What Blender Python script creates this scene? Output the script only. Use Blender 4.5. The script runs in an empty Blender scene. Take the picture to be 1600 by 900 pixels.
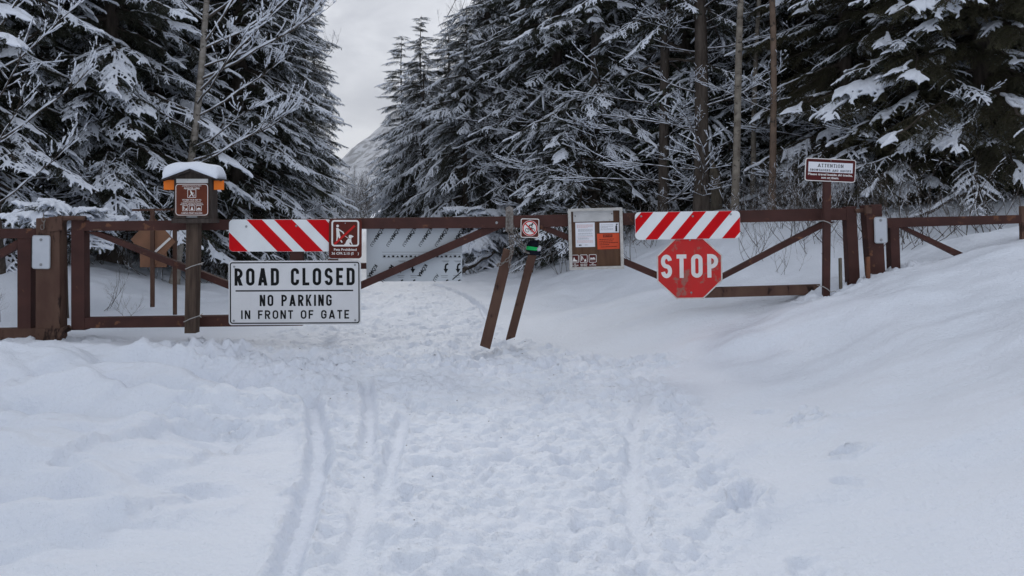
import bpy, math, random
import numpy as np
from mathutils import Vector, Matrix, Euler, Quaternion

R = math.radians
PI = math.pi
C = bpy.context.scene.collection
sc = bpy.context.scene

# ------------------------------------------------------------------ camera
EYE = 1.3
FPX = 1232.0
cam_d = bpy.data.cameras.new('camera')
cam = bpy.data.objects.new('camera', cam_d)
C.objects.link(cam)
cam.location = (0, 0, EYE)
cam.rotation_euler = (R(90), 0, 0)
cam_d.sensor_width = 36
cam_d.lens = 36 * FPX / 1600
cam_d.shift_y = -0.075
cam_d.clip_start = 0.05
cam_d.clip_end = 9000
sc.camera = cam

# ------------------------------------------------------------------ world, sun, exposure
SUN_EL, SUN_AZ = 33.0, -10.0          # azimuth measured from +Y towards +X
w = bpy.data.worlds.new('World')
sc.world = w
w.use_nodes = True
wn, wl = w.node_tree.nodes, w.node_tree.links
wn.clear()
w_out = wn.new('ShaderNodeOutputWorld')
w_bg = wn.new('ShaderNodeBackground')
w_bg.inputs['Strength'].default_value = 0.110
w_sky = wn.new('ShaderNodeTexSky')
w_sky.sky_type = 'NISHITA'
w_sky.sun_disc = False
w_sky.sun_elevation = R(SUN_EL)
w_sky.sun_rotation = R(SUN_AZ)
w_hs = wn.new('ShaderNodeHueSaturation')
w_hs.inputs['Saturation'].default_value = 0.45
w_tc = wn.new('ShaderNodeTexCoord')
w_mp = wn.new('ShaderNodeMapping')
w_mp.inputs['Scale'].default_value = (2.0, 2.0, 4.2)
w_no = wn.new('ShaderNodeTexNoise')
w_no.inputs['Scale'].default_value = 3.2
w_no.inputs['Detail'].default_value = 6
w_no.inputs['Roughness'].default_value = 0.52
w_no.inputs['Distortion'].default_value = 0.35
w_rp = wn.new('ShaderNodeValToRGB')
w_rp.color_ramp.elements[0].position = 0.36
w_rp.color_ramp.elements[0].color = (5.0, 5.3, 6.0, 1)
w_rp.color_ramp.elements[1].position = 0.62
w_rp.color_ramp.elements[1].color = (8.5, 8.8, 9.4, 1)
w_mx = wn.new('ShaderNodeMix')
w_mx.data_type = 'RGBA'
w_mx.inputs[0].default_value = 0.88
wl.new(w_sky.outputs[0], w_hs.inputs['Color'])
wl.new(w_tc.outputs['Generated'], w_mp.inputs['Vector'])
wl.new(w_mp.outputs[0], w_no.inputs['Vector'])
wl.new(w_no.outputs[0], w_rp.inputs[0])
wl.new(w_hs.outputs[0], w_mx.inputs[6])
wl.new(w_rp.outputs[0], w_mx.inputs[7])
wl.new(w_mx.outputs[2], w_bg.inputs['Color'])
wl.new(w_bg.outputs[0], w_out.inputs['Surface'])

sun_d = bpy.data.lights.new('sun', 'SUN')
sun_d.energy = 1.2
sun_d.angle = R(14)
sun_d.color = (1.0, 0.965, 0.92)
sun = bpy.data.objects.new('sun', sun_d)
C.objects.link(sun)
sdir = Vector((math.sin(R(SUN_AZ)) * math.cos(R(SUN_EL)), math.cos(R(SUN_AZ)) * math.cos(R(SUN_EL)), math.sin(R(SUN_EL))))
sun.rotation_euler = (-sdir).to_track_quat('-Z', 'Y').to_euler()

sc.view_settings.view_transform = 'Standard'
sc.view_settings.look = 'None'
sc.view_settings.exposure = 0.0
sc.view_settings.gamma = 1.0
sc.cycles.max_bounces = 6
sc.cycles.diffuse_bounces = 4
sc.cycles.glossy_bounces = 2
sc.cycles.caustics_reflective = False
sc.cycles.caustics_refractive = False

# ------------------------------------------------------------------ helpers
def at(px, py, Y):
    """point of the real place seen at photo pixel (px, py) at distance Y"""
    return Vector(((px - 800) * Y / FPX, Y, EYE + (330 - py) * Y / FPX))

GY = 7.3                                # distance of the gate
M_PX = GY / FPX                         # metres per pixel on the gate's plane

class MB:
    def __init__(s):
        s.v, s.f, s.m, s.cur, s.sm = [], [], [], 0, False
    def add(s, vs, fs):
        b = len(s.v)
        s.v.extend([tuple(p) for p in vs])
        for q in fs:
            s.f.append(tuple(b + i for i in q)); s.m.append(s.cur)
    def box(s, c, d, rot=None, jit=0, rng=None):
        hx, hy, hz = d[0] / 2, d[1] / 2, d[2] / 2
        vs = [Vector((x * hx, y * hy, z * hz)) for x in (-1, 1) for y in (-1, 1) for z in (-1, 1)]
        if jit: vs = [p + Vector((rng.uniform(-jit, jit), rng.uniform(-jit, jit), rng.uniform(-jit, jit))) for p in vs]
        if rot is not None: vs = [rot @ p for p in vs]
        c = Vector(c)
        s.add([p + c for p in vs], [(0, 1, 3, 2), (4, 6, 7, 5), (0, 4, 5, 1), (2, 3, 7, 6), (0, 2, 6, 4), (1, 5, 7, 3)])
    def prism(s, pts, y0, y1, bev=0):
        """2-D outline (x, z), counter-clockwise seen from the front (-y); front face at y0"""
        n = len(pts)
        if bev:
            cx = sum(p[0] for p in pts) / n; cz = sum(p[1] for p in pts) / n
            ins = []
            for (x, z) in pts:
                d = math.hypot(x - cx, z - cz) or 1
                ins.append((x - (x - cx) / d * bev, z - (z - cz) / d * bev))
            vs = [(x, y0, z) for x, z in ins] + [(x, y0 + bev, z) for x, z in pts] + [(x, y1, z) for x, z in pts]
            fs = [tuple(range(n)), tuple(reversed(range(2 * n, 3 * n)))]
            for k in (0, 1):
                fs += [(k * n + i, (k + 1) * n + i, (k + 1) * n + (i + 1) % n, k * n + (i + 1) % n) for i in range(n)]
        else:
            vs = [(x, y0, z) for x, z in pts] + [(x, y1, z) for x, z in pts]
            fs = [tuple(range(n)), tuple(reversed(range(n, 2 * n)))]
            fs += [(i, n + i, n + (i + 1) % n, (i + 1) % n) for i in range(n)]
        s.add(vs, fs)
    def flat(s, pts, y):
        s.add([(x, y, z) for x, z in pts], [tuple(range(len(pts)))])
    def ring(s, outer, inner, y0, y1=None):
        n = len(outer)
        if y1 is None:
            s.add([(x, y0, z) for x, z in outer] + [(x, y0, z) for x, z in inner],
                  [(i, (i + 1) % n, n + (i + 1) % n, n + i) for i in range(n)])
        else:
            vs = [(x, y0, z) for x, z in outer] + [(x, y0, z) for x, z in inner] + [(x, y1, z) for x, z in outer] + [(x, y1, z) for x, z in inner]
            fs = []
            for i in range(n):
                j = (i + 1) % n
                fs += [(i, j, n + j, n + i), (2 * n + i, 3 * n + i, 3 * n + j, 2 * n + j), (i, 2 * n + i, 2 * n + j, j), (n + i, n + j, 3 * n + j, 3 * n + i)]
            s.add(vs, fs)
    def tube(s, pts, rad, seg=6, closed=False, caps=True):
        pts = [Vector(p) for p in pts]
        n = len(pts)
        if not hasattr(rad, '__len__'): rad = [rad] * n
        vs = []
        up = None
        for i, p in enumerate(pts):
            a = pts[(i - 1) % n] if (closed or i > 0) else p
            b = pts[(i + 1) % n] if (closed or i < n - 1) else p
            t = (b - a).normalized()
            if up is None:
                up = Vector((0, 0, 1)) if abs(t.z) < 0.8 else Vector((1, 0, 0))
            u = t.cross(up)
            if u.length < 1e-6: u = t.orthogonal()
            u.normalize(); v = u.cross(t).normalized(); up = v
            for k in range(seg):
                a_ = 2 * PI * k / seg
                vs.append(p + (u * math.cos(a_) + v * math.sin(a_)) * rad[i])
        fs = []
        for i in range(n if closed else n - 1):
            j = (i + 1) % n
            for k in range(seg):
                l = (k + 1) % seg
                fs.append((i * seg + k, i * seg + l, j * seg + l, j * seg + k))
        if caps and not closed:
            fs += [tuple(reversed(range(seg))), tuple(range((n - 1) * seg, n * seg))]
        s.add(vs, fs)
    def mesh(s, name, mats, smooth=False):
        me = bpy.data.meshes.new(name)
        me.from_pydata(s.v, [], s.f)
        if not isinstance(mats, (list, tuple)): mats = [mats]
        for m in mats: me.materials.append(m)
        if len(mats) > 1: me.polygons.foreach_set('material_index', s.m)
        if smooth: me.polygons.foreach_set('use_smooth', [True] * len(me.polygons))
        me.update()
        return me
    def build(s, name, mats, parent=None, smooth=False):
        o = bpy.data.objects.new(name, s.mesh(name, mats, smooth))
        C.objects.link(o)
        if parent is not None: o.parent = parent
        if name in FINE: o['kind'] = 'stuff'
        return o

FINE = ('lettering', 'film_lettering', 'red_print', 'grey_text', 'notice_text', 'pictogram', 'pictogram_square', 'instruction_strip', 'instruction_icon', 'logo', 'spray_can_drawing', 'arrow', 'hanging_chain')
def thing(name, label, cat, loc=(0, 0, 0), rot=(0, 0, 0), group=None, kind=None):
    o = bpy.data.objects.new(name, None)
    C.objects.link(o)
    o.empty_display_size = 0.2
    o.location = loc; o.rotation_euler = rot
    tag(o, label, cat, group, kind)
    return o

def tag(o, label=None, cat=None, group=None, kind=None):
    if label: o['label'] = label
    if cat: o['category'] = cat
    if group: o['group'] = group
    if kind: o['kind'] = kind
    return o

def link(name, me, parent=None, loc=None, rot=None, scale=None):
    o = bpy.data.objects.new(name, me)
    C.objects.link(o)
    if parent is not None: o.parent = parent
    if loc is not None: o.location = loc
    if rot is not None: o.rotation_euler = rot
    if scale is not None: o.scale = (scale,) * 3 if not hasattr(scale, '__len__') else scale
    if name in ('snow_load', 'crown', 'upper_crown'): o['kind'] = 'stuff'
    return o

def rrect(w, h, r, n=5, cx=0, cz=0):
    pts = []
    for (sx, sz, a0) in ((1, -1, -90), (1, 1, 0), (-1, 1, 90), (-1, -1, 180)):
        for k in range(n + 1):
            a = R(a0 + 90 * k / n)
            pts.append((cx + sx * (w / 2 - r) + r * math.cos(a), cz + sz * (h / 2 - r) + r * math.sin(a)))
    return pts

def circle(r, n=28, cx=0, cz=0):
    return [(cx + r * math.cos(2 * PI * k / n), cz + r * math.sin(2 * PI * k / n)) for k in range(n)]

# ---- numpy noise
def _hash(ix, iy, seed):
    h = (ix.astype(np.int64) * 374761393 + iy.astype(np.int64) * 668265263 + seed * 1442695041) & 0xffffffff
    h = ((h ^ (h >> 13)) * 1274126177) & 0xffffffff
    return ((h ^ (h >> 16)) & 0xffffffff) / 4294967295.0

def pnoise(x, y, seed=0):
    ix, iy = np.floor(x), np.floor(y)
    fx, fy = x - ix, y - iy
    ux = fx * fx * fx * (fx * (fx * 6 - 15) + 10); uy = fy * fy * fy * (fy * (fy * 6 - 15) + 10)
    def g(dx, dy):
        a = _hash(ix + dx, iy + dy, seed) * 2 * PI
        return np.cos(a) * (fx - dx) + np.sin(a) * (fy - dy)
    a = g(0, 0) * (1 - ux) + g(1, 0) * ux
    b = g(0, 1) * (1 - ux) + g(1, 1) * ux
    return (a * (1 - uy) + b * uy) * 1.5

def fbm(x, y, oct=4, seed=0, gain=0.5):
    t, a = 0, 1.0
    for k in range(oct):
        t = t + a * pnoise(x * 2 ** k, y * 2 ** k, seed + k * 17); a *= gain
    return t

def sstep(a, b, x):
    t = np.clip((x - a) / (b - a), 0, 1)
    return t * t * (3 - 2 * t)

# ------------------------------------------------------------------ materials
def mat(name, col, rough=0.6, spec=0.3, metal=0.0, var=None, vscale=8.0, vdetail=4, bump=0, bscale=40, coords='Object', stretch=None, spots=None, rvar=0):
    """procedural material; var = second colour mixed by noise; spots = (colour, scale, threshold)"""
    m = bpy.data.materials.new(name)
    m.use_nodes = True
    nt = m.node_tree; n, l = nt.nodes, nt.links
    b = n['Principled BSDF']
    b.inputs['Base Color'].default_value = (*col, 1)
    b.inputs['Roughness'].default_value = rough
    b.inputs['Specular IOR Level'].default_value = spec
    b.inputs['Metallic'].default_value = metal
    tc = n.new('ShaderNodeTexCoord')
    src = tc.outputs[coords]
    if stretch:
        mp = n.new('ShaderNodeMapping'); mp.inputs['Scale'].default_value = stretch
        l.new(src, mp.inputs['Vector']); src = mp.outputs[0]
    colsock = None
    if var is not None:
        t = n.new('ShaderNodeTexNoise'); t.inputs['Scale'].default_value = vscale; t.inputs['Detail'].default_value = vdetail
        l.new(src, t.inputs['Vector'])
        rp = n.new('ShaderNodeValToRGB')
        rp.color_ramp.elements[0].position = 0.35; rp.color_ramp.elements[0].color = (*col, 1)
        rp.color_ramp.elements[1].position = 0.65; rp.color_ramp.elements[1].color = (*var, 1)
        l.new(t.outputs[0], rp.inputs[0]); colsock = rp.outputs[0]
    if spots is not None:
        t2 = n.new('ShaderNodeTexNoise'); t2.inputs['Scale'].default_value = spots[1]; t2.inputs['Detail'].default_value = 5
        t2.inputs['Roughness'].default_value = 0.65
        l.new(src, t2.inputs['Vector'])
        r2 = n.new('ShaderNodeValToRGB')
        r2.color_ramp.elements[0].position = spots[2]; r2.color_ramp.elements[0].color = (0, 0, 0, 1)
        r2.color_ramp.elements[1].position = spots[2] + 0.06; r2.color_ramp.elements[1].color = (1, 1, 1, 1)
        l.new(t2.outputs[0], r2.inputs[0])
        mx = n.new('ShaderNodeMix'); mx.data_type = 'RGBA'
        l.new(r2.outputs[0], mx.inputs[0])
        if colsock: l.new(colsock, mx.inputs[6])
        else: mx.inputs[6].default_value = (*col, 1)
        mx.inputs[7].default_value = (*spots[0], 1)
        colsock = mx.outputs[2]
    if colsock: l.new(colsock, b.inputs['Base Color'])
    if bump:
        t3 = n.new('ShaderNodeTexNoise'); t3.inputs['Scale'].default_value = bscale; t3.inputs['Detail'].default_value = 4
        l.new(src, t3.inputs['Vector'])
        bp = n.new('ShaderNodeBump'); bp.inputs['Strength'].default_value = 1.0; bp.inputs['Distance'].default_value = bump
        l.new(t3.outputs[0], bp.inputs['Height']); l.new(bp.outputs[0], b.inputs['Normal'])
    return m

SNOW = (0.780, 0.825, 0.910)
m_ground = mat('snow_surface', SNOW, 0.62, 0.25, var=(0.75, 0.80, 0.885), vscale=1.3, bump=0.012, bscale=38)
# a second, finer grain on the ground snow
_n, _l = m_ground.node_tree.nodes, m_ground.node_tree.links
_t = _n.new('ShaderNodeTexNoise'); _t.inputs['Scale'].default_value = 190; _t.inputs['Detail'].default_value = 3
_tc = _n.new('ShaderNodeTexCoord'); _l.new(_tc.outputs['Object'], _t.inputs['Vector'])
_b2 = _n.new('ShaderNodeBump'); _b2.inputs['Distance'].default_value = 0.0035
_old = [x for x in _n if x.type == 'BUMP' and x != _b2][0]
_l.new(_t.outputs[0], _b2.inputs['Height']); _l.new(_old.outputs[0], _b2.inputs['Normal'])
_l.new(_b2.outputs[0], _n['Principled BSDF'].inputs['Normal'])

m_snow = mat('snow_load', SNOW, 0.65, 0.2, bump=0.008, bscale=60)
m_needle = mat('needles', (0.030, 0.040, 0.026), 0.65, 0.25, var=(0.050, 0.058, 0.033), vscale=3, coords='Object')
m_needle_olive = mat('needles_olive', (0.050, 0.052, 0.026), 0.65, 0.25, var=(0.078, 0.072, 0.036), vscale=3)
m_twig = mat('twig_bark', (0.050, 0.040, 0.033), 0.85, 0.2, var=(0.085, 0.070, 0.058), vscale=20)
m_bark = mat('conifer_bark', (0.045, 0.035, 0.029), 0.9, 0.2, var=(0.095, 0.078, 0.065), vscale=9, bump=0.02, bscale=22, stretch=(1.6, 1.6, 0.35), spots=((0.55, 0.57, 0.6), 5.0, 0.66))
m_aspen = mat('aspen_bark', (0.25, 0.225, 0.19), 0.85, 0.2, var=(0.13, 0.11, 0.09), vscale=5, bump=0.006, bscale=30, stretch=(1, 1, 1.6), spots=((0.05, 0.042, 0.035), 11.0, 0.575))
m_aspen_red = mat('red_aspen_bark', (0.19, 0.135, 0.10), 0.85, 0.2, var=(0.12, 0.085, 0.065), vscale=5, bump=0.006, bscale=30, spots=((0.05, 0.04, 0.033), 11.0, 0.575))
m_birch = mat('birch_bark', (0.34, 0.315, 0.285), 0.8, 0.2, var=(0.17, 0.15, 0.125), vscale=4, bump=0.005, bscale=30, stretch=(0.7, 0.7, 2.5), spots=((0.06, 0.05, 0.04), 9.0, 0.575))
m_shrub = mat('shrub_stem', (0.060, 0.042, 0.035), 0.85, 0.2, var=(0.11, 0.08, 0.065), vscale=14)
m_brown = mat('brown_gate_paint', (0.078, 0.036, 0.031), 0.65, 0.10, var=(0.056, 0.028, 0.025), vscale=5, bump=0.0012, bscale=60, spots=((0.16, 0.075, 0.045), 9.0, 0.60))
m_brown_worn = mat('brown_worn_paint', (0.085, 0.046, 0.036), 0.75, 0.12, var=(0.120, 0.072, 0.053), vscale=7, bump=0.004, bscale=25, stretch=(1, 1, 0.4), spots=((0.030, 0.018, 0.015), 6.0, 0.56))
m_post_wood = mat('dark_post_wood', (0.050, 0.034, 0.027), 0.85, 0.2, var=(0.105, 0.075, 0.057), vscale=12, bump=0.004, bscale=45, stretch=(3, 3, 0.25))
m_box_wood = mat('box_wood', (0.040, 0.032, 0.029), 0.8, 0.2, var=(0.070, 0.055, 0.048), vscale=10, bump=0.003, bscale=40, stretch=(3, 3, 0.4))
m_shingle = mat('dark_shingle', (0.035, 0.030, 0.030), 0.9, 0.15, var=(0.06, 0.05, 0.048), vscale=18, bump=0.004, bscale=40)
m_white = mat('white_sheeting', (0.76, 0.78, 0.80), 0.38, 0.5, var=(0.60, 0.62, 0.645), vscale=4)
m_white_dull = mat('white_stripe', (0.80, 0.83, 0.85), 0.45, 0.4, var=(0.74, 0.77, 0.79), vscale=6)
m_red = mat('red_stripe', (0.62, 0.006, 0.010), 0.5, 0.08, var=(0.54, 0.005, 0.010), vscale=5)
m_red_old = mat('faded_red', (0.58, 0.030, 0.030), 0.6, 0.12, var=(0.48, 0.034, 0.032), vscale=5, spots=((0.33, 0.12, 0.10), 7.0, 0.55))
m_red_line = mat('red_prohibition', (0.52, 0.020, 0.020), 0.5, 0.1)
m_black = mat('black_print', (0.010, 0.011, 0.012), 0.6, 0.1)
m_grey_print = mat('grey_print', (0.28, 0.29, 0.31), 0.6, 0.3)
m_pink_print = mat('pink_print', (0.60, 0.34, 0.32), 0.6, 0.3)
m_brown_sign = mat('brown_sign', (0.115, 0.026, 0.019), 0.5, 0.12, var=(0.088, 0.019, 0.014), vscale=6)
m_register_sign = mat('register_sign_brown', (0.150, 0.040, 0.020), 0.5, 0.12, var=(0.11, 0.028, 0.016), vscale=8)
m_maroon = mat('maroon_sign', (0.085, 0.014, 0.014), 0.5, 0.12)
m_sign_white = mat('sign_cream', (0.76, 0.74, 0.72), 0.5, 0.3)
m_steel = mat('galvanised_steel', (0.34, 0.35, 0.36), 0.45, 0.5, metal=0.6, var=(0.26, 0.27, 0.28), vscale=30)
m_chain = mat('chain_steel', (0.26, 0.25, 0.24), 0.5, 0.4, metal=0.4, var=(0.14, 0.115, 0.10), vscale=40)
m_reflector = mat('pale_reflector', (0.52, 0.55, 0.60), 0.35, 0.5, var=(0.48, 0.51, 0.56), vscale=10)
m_orange = mat('orange_plastic', (0.85, 0.19, 0.012), 0.5, 0.3)
m_board_frame = mat('weathered_frame', (0.40, 0.39, 0.37), 0.75, 0.2, var=(0.52, 0.51, 0.49), vscale=14, stretch=(2, 2, 2), spots=((0.24, 0.22, 0.20), 22, 0.66))
m_board = mat('bulletin_wood', (0.075, 0.038, 0.024), 0.75, 0.2, var=(0.115, 0.062, 0.038), vscale=9, bump=0.002, bscale=40, stretch=(3, 3, 0.3), spots=((0.18, 0.13, 0.09), 14, 0.68))
m_metal_strip = mat('blank_metal_strip', (0.42, 0.42, 0.42), 0.45, 0.4, metal=0.1, var=(0.52, 0.52, 0.52), vscale=7, spots=((0.27, 0.26, 0.25), 16, 0.64))
m_paper = mat('notice_paper', (0.76, 0.77, 0.82), 0.7, 0.2, var=(0.70, 0.71, 0.76), vscale=7)
m_orange_paper = mat('orange_paper', (0.62, 0.085, 0.035), 0.7, 0.2, var=(0.55, 0.075, 0.032), vscale=6)
m_dark_orange_ink = mat('notice_ink', (0.10, 0.018, 0.012), 0.7, 0.2)
m_film = mat('protective_film', (0.50, 0.545, 0.585), 0.4, 0.4, var=(0.45, 0.49, 0.53), vscale=2.5, bump=0.001, bscale=12)
m_back_orange = mat('weathered_sign_back', (0.25, 0.13, 0.082), 0.75, 0.1, var=(0.19, 0.105, 0.068), vscale=6)
m_stake = mat('pale_stake', (0.17, 0.145, 0.11), 0.85, 0.2, var=(0.10, 0.085, 0.07), vscale=20, stretch=(2, 2, 0.4))
m_stake_brown = mat('orange_brown_stake', (0.20, 0.085, 0.045), 0.85, 0.2, var=(0.13, 0.06, 0.04), vscale=20)
m_wire = mat('tie_wire', (0.38, 0.37, 0.36), 0.5, 0.4, metal=0.4)
m_hat = mat('navy_knit', (0.010, 0.012, 0.020), 0.95, 0.1, bump=0.004, bscale=120)
m_hat_green = mat('green_knit', (0.02, 0.50, 0.13), 0.85, 0.15, bump=0.003, bscale=120)
m_hat_white = mat('white_knit', (0.55, 0.58, 0.63), 0.9, 0.15)
m_mountain = mat('mountain_snow_rock', (0.34, 0.36, 0.41), 0.9, 0.1, var=(0.62, 0.65, 0.70), vscale=0.03, vdetail=8, spots=((0.10, 0.11, 0.13), 0.045, 0.50))
m_road_closed = m_white

# ------------------------------------------------------------------ terrain
def road_c(Y): return -1.1 - 0.207 * (Y - 7.3)

def edge_path(Y):                       # right edge of the trampled path in front of the gate
    return np.interp(Y, [0, 2.9, 4.2, 5.5, 6.3, 7.2, 7.8, 9], [0.5, 0.88, 1.12, 1.40, 1.0, 0.7, 0.35, -0.2])

def base_height(X, Y):
    z = np.zeros_like(X)
    # left drifts in front of the gate
    lf = sstep(-0.8, -4.5, X) * (1 - sstep(7.5, 9.0, Y))
    z += 0.10 * lf
    # undulating drifts on the untrodden left side
    um = sstep(-1.0, -2.1, X) * (1 - sstep(6.6, 7.4, Y))
    wv = Y * 1.75 + 0.50 * X + 0.5 * pnoise(X * 0.5, Y * 0.5, 6)
    z += um * (0.20 * (0.5 - np.sqrt(pnoise(X * 0.42 + 3.1, wv, 5) ** 2 + 0.012) * 1.6) + 0.105 * fbm(X * 1.2, Y * 2.4, 3, 9) + 0.020 * fbm(X * 2.4, Y * 6.0, 3, 10))
    # right bank
    r = np.interp(Y, [0, 4, 5.5, 7.3, 9, 14], [1.6, 1.9, 2.35, 2.75, 3.2, 3.2])
    ramp = 0.37 * np.log1p(np.exp((X - r) / 0.28)) * 0.28
    ramp = np.where(ramp > 0.62, 0.62 + (ramp - 0.62) * 0.3, ramp)
    front = 1 - sstep(8.0, 10.5, Y)
    z += ramp * front
    md = sstep(0.0, 1.9, X - edge_path(Y)) * (0.14 + 0.30 * sstep(5.6, 7.4, Y)) * (1 - sstep(8.3, 10.5, Y))
    z += md
    z += sstep(0.2, 1.2, X - edge_path(Y)) * front * (0.09 * fbm(X * 0.8 + 9, Y * 1.0, 3, 31) + 0.016 * fbm(X * 1.1, Y * 4.5, 2, 33))
    # behind the gate: the road between rising banks
    off = X - road_c(Y)
    back = sstep(8.4, 11.0, Y)
    rb = 0.42 * np.log1p(np.exp((off - 2.6) / 0.35)) * 0.35
    rb = np.where(rb > 1.25, 1.25 + (rb - 1.25) * 0.12, rb)
    lb = 0.18 * np.log1p(np.exp((-off - 2.0) / 0.4)) * 0.4
    lb = np.where(lb > 0.45, 0.45 + (lb - 0.45) * 0.08, lb)
    z += back * (rb + lb)
    z += back * 0.10 * fbm(X * 0.5, Y * 0.5, 4, 41) * (np.abs(off) > 1.5) * sstep(1.4, 2.8, np.abs(off))
    z += back * 0.03 * fbm(X * 1.5, Y * 1.1, 3, 43)
    return z

def tramp_mask(X, Y):
    wob = 0.18 * fbm(X * 1.1, Y * 1.1, 3, 71)
    left = np.interp(Y, [0, 2.9, 4.2, 5.5, 6.1, 6.5, 7.2, 7.7, 9, 14], [-0.7, -0.88, -1.22, -1.50, -2.0, -3.2, -3.0, -2.6, -2.4, -3.4])
    right = np.interp(Y, [0, 2.9, 4.2, 5.5, 6.3, 7.2, 8.0, 10, 14, 30], [0.45, 0.82, 1.1, 1.32, 1.25, 0.75, 0.1, -0.3, -1.1, -4.4])
    left = np.where(Y > 9, road_c(Y) - 1.7, left)
    a = sstep(-0.12, 0.22, X - left + wob) * sstep(-0.12, 0.25, right - X + wob)
    return a * sstep(70, 30, Y)

xs_f = np.arange(-5.6, 5.6001, 0.0185)
g = 0.03 * 1.045 ** np.arange(0, 200); g = np.cumsum(g); g = g[g < 2300]
xs = np.concatenate([-5.6 - g[::-1], xs_f, 5.6 + g])
ys = [1.6]
while ys[-1] < 2300:
    y = ys[-1]
    ys.append(y + (0.0135 if y < 4.5 else 0.0135 * (y / 4.5) ** 1.05 if y < 10 else 0.0135 * (10 / 4.5) * (y / 10) ** 2.0 if y < 22 else 0.05 * y))
gb = 0.05 * 1.25 ** np.arange(0, 60); gb = np.cumsum(gb); gb = gb[gb < 1500]
ys = np.concatenate([1.6 - gb[::-1], np.array(ys)])
NX, NY = len(xs), len(ys)
GX, GYY = np.meshgrid(xs, ys)
H = base_height(GX, GYY)
TM = tramp_mask(GX, GYY)
wx = GX + 0.06 * pnoise(GX * 5, GYY * 5, 91); wy = GYY + 0.06 * pnoise(GX * 5, GYY * 5, 92)
lump = np.abs(pnoise(wx * 4.2, wy * 4.2, 51)) * 0.9 + 0.6 * np.abs(pnoise(wx * 9.5, wy * 9.5, 52)) + 0.45 * np.abs(pnoise(wx * 19, wy * 19, 53)) + 0.2 * np.abs(pnoise(wx * 37, wy * 37, 54))
lump2 = fbm(wx * 2.0, wy * 2.0, 5, 57, 0.6)
near = 1 - sstep(9, 16, GYY) * 0.55
H += TM * near * (-0.018 + 0.038 * (lump - 0.35) + 0.028 * lump2)
HB = H.copy()
H += (1 - TM) * (1 - sstep(8, 14, GYY)) * 0.004 * fbm(GX * 3, GYY * 9, 2, 61)

def window(x0, x1, y0, y1):
    i0, i1 = np.searchsorted(xs, x0), np.searchsorted(xs, x1)
    j0, j1 = np.searchsorted(ys, y0), np.searchsorted(ys, y1)
    return slice(j0, j1), slice(i0, i1)

def stamp(cx, cy, ang, a, b, depth, rim=0.35, seed=0, rough=0.3):
    rr = max(a, b) * 2.2
    W = window(cx - rr, cx + rr, cy - rr, cy + rr)
    x, y = GX[W] - cx, GYY[W] - cy
    u = (x * math.cos(ang) + y * math.sin(ang)) / a
    v = (-x * math.sin(ang) + y * math.cos(ang)) / b
    d = np.sqrt(u * u + v * v) + rough * pnoise(GX[W] * 14, GYY[W] * 14, seed)
    H[W] += -depth * (1 - sstep(0.55, 1.05, d)) + depth * rim * np.exp(-((d - 1.2) / 0.22) ** 2)

rng = random.Random(11)
# boot prints all over the trodden path
for k in range(380):
    y = rng.choice([rng.uniform(2.0, 7.6), rng.uniform(2.0, 7.6), rng.uniform(6.0, 7.5), rng.uniform(7.6, 14)])
    x = rng.uniform(-3.3, 1.5)
    if tramp_mask(np.array([[x]]), np.array([[y]]))[0, 0] < 0.6: continue
    stamp(x, y, rng.gauss(PI / 2 - 0.1, 0.45), rng.uniform(0.11, 0.17), rng.uniform(0.05, 0.08), rng.uniform(0.006, 0.030), rng.uniform(0.2, 0.6), k, 0.5)
# a beaten row of prints along the front of the gate, deeper under the signs
for k in range(70):
    x = -3.1 + 4.4 * k / 70 + rng.uniform(-0.1, 0.1)
    stamp(x, 6.75 + rng.gauss(0, 0.16) - 0.05 * x, rng.uniform(-0.6, 0.6), 0.15, 0.09, rng.uniform(0.02, 0.05), 0.45, 700 + k, 0.45)
# row of deep holes along the right edge of the path
for k in range(22):
    y = 2.3 + 3.6 * k / 22
    stamp(0.48 + 0.12 * y + rng.gauss(0, 0.08), y, PI / 2, 0.15, 0.085, rng.uniform(0.012, 0.04), 0.3, 800 + k, 0.4)
# clods thrown up
for k in range(3600):
    y = 2.0 + 7.5 * rng.random() ** 1.0; x = rng.uniform(-3.2, 1.6)
    if tramp_mask(np.array([[x]]), np.array([[y]]))[0, 0] < 0.4: continue
    s = rng.uniform(0.016, 0.05)
    stamp(x, y, rng.uniform(0, PI), s * 1.3, s, rng.choice((-1, -1, 1)) * rng.uniform(0.005, 0.018), 0, 900 + k, 0.6)

H = HB + 0.06 * np.tanh((H - HB) / 0.06)

def ground_px(px, py, z=None):
    """where the ray through a photo pixel meets the untrodden snow"""
    Yv = np.arange(1.8, 14, 0.01); Xv = (px - 800) * Yv / FPX
    ray = EYE + (330 - py) * Yv / FPX
    below = np.nonzero(ray < base_height(Xv, Yv) - 0.02)[0]
    i = below[0] if len(below) else len(Yv) - 1
    return (float(Xv[i]), float(Yv[i]))

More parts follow.
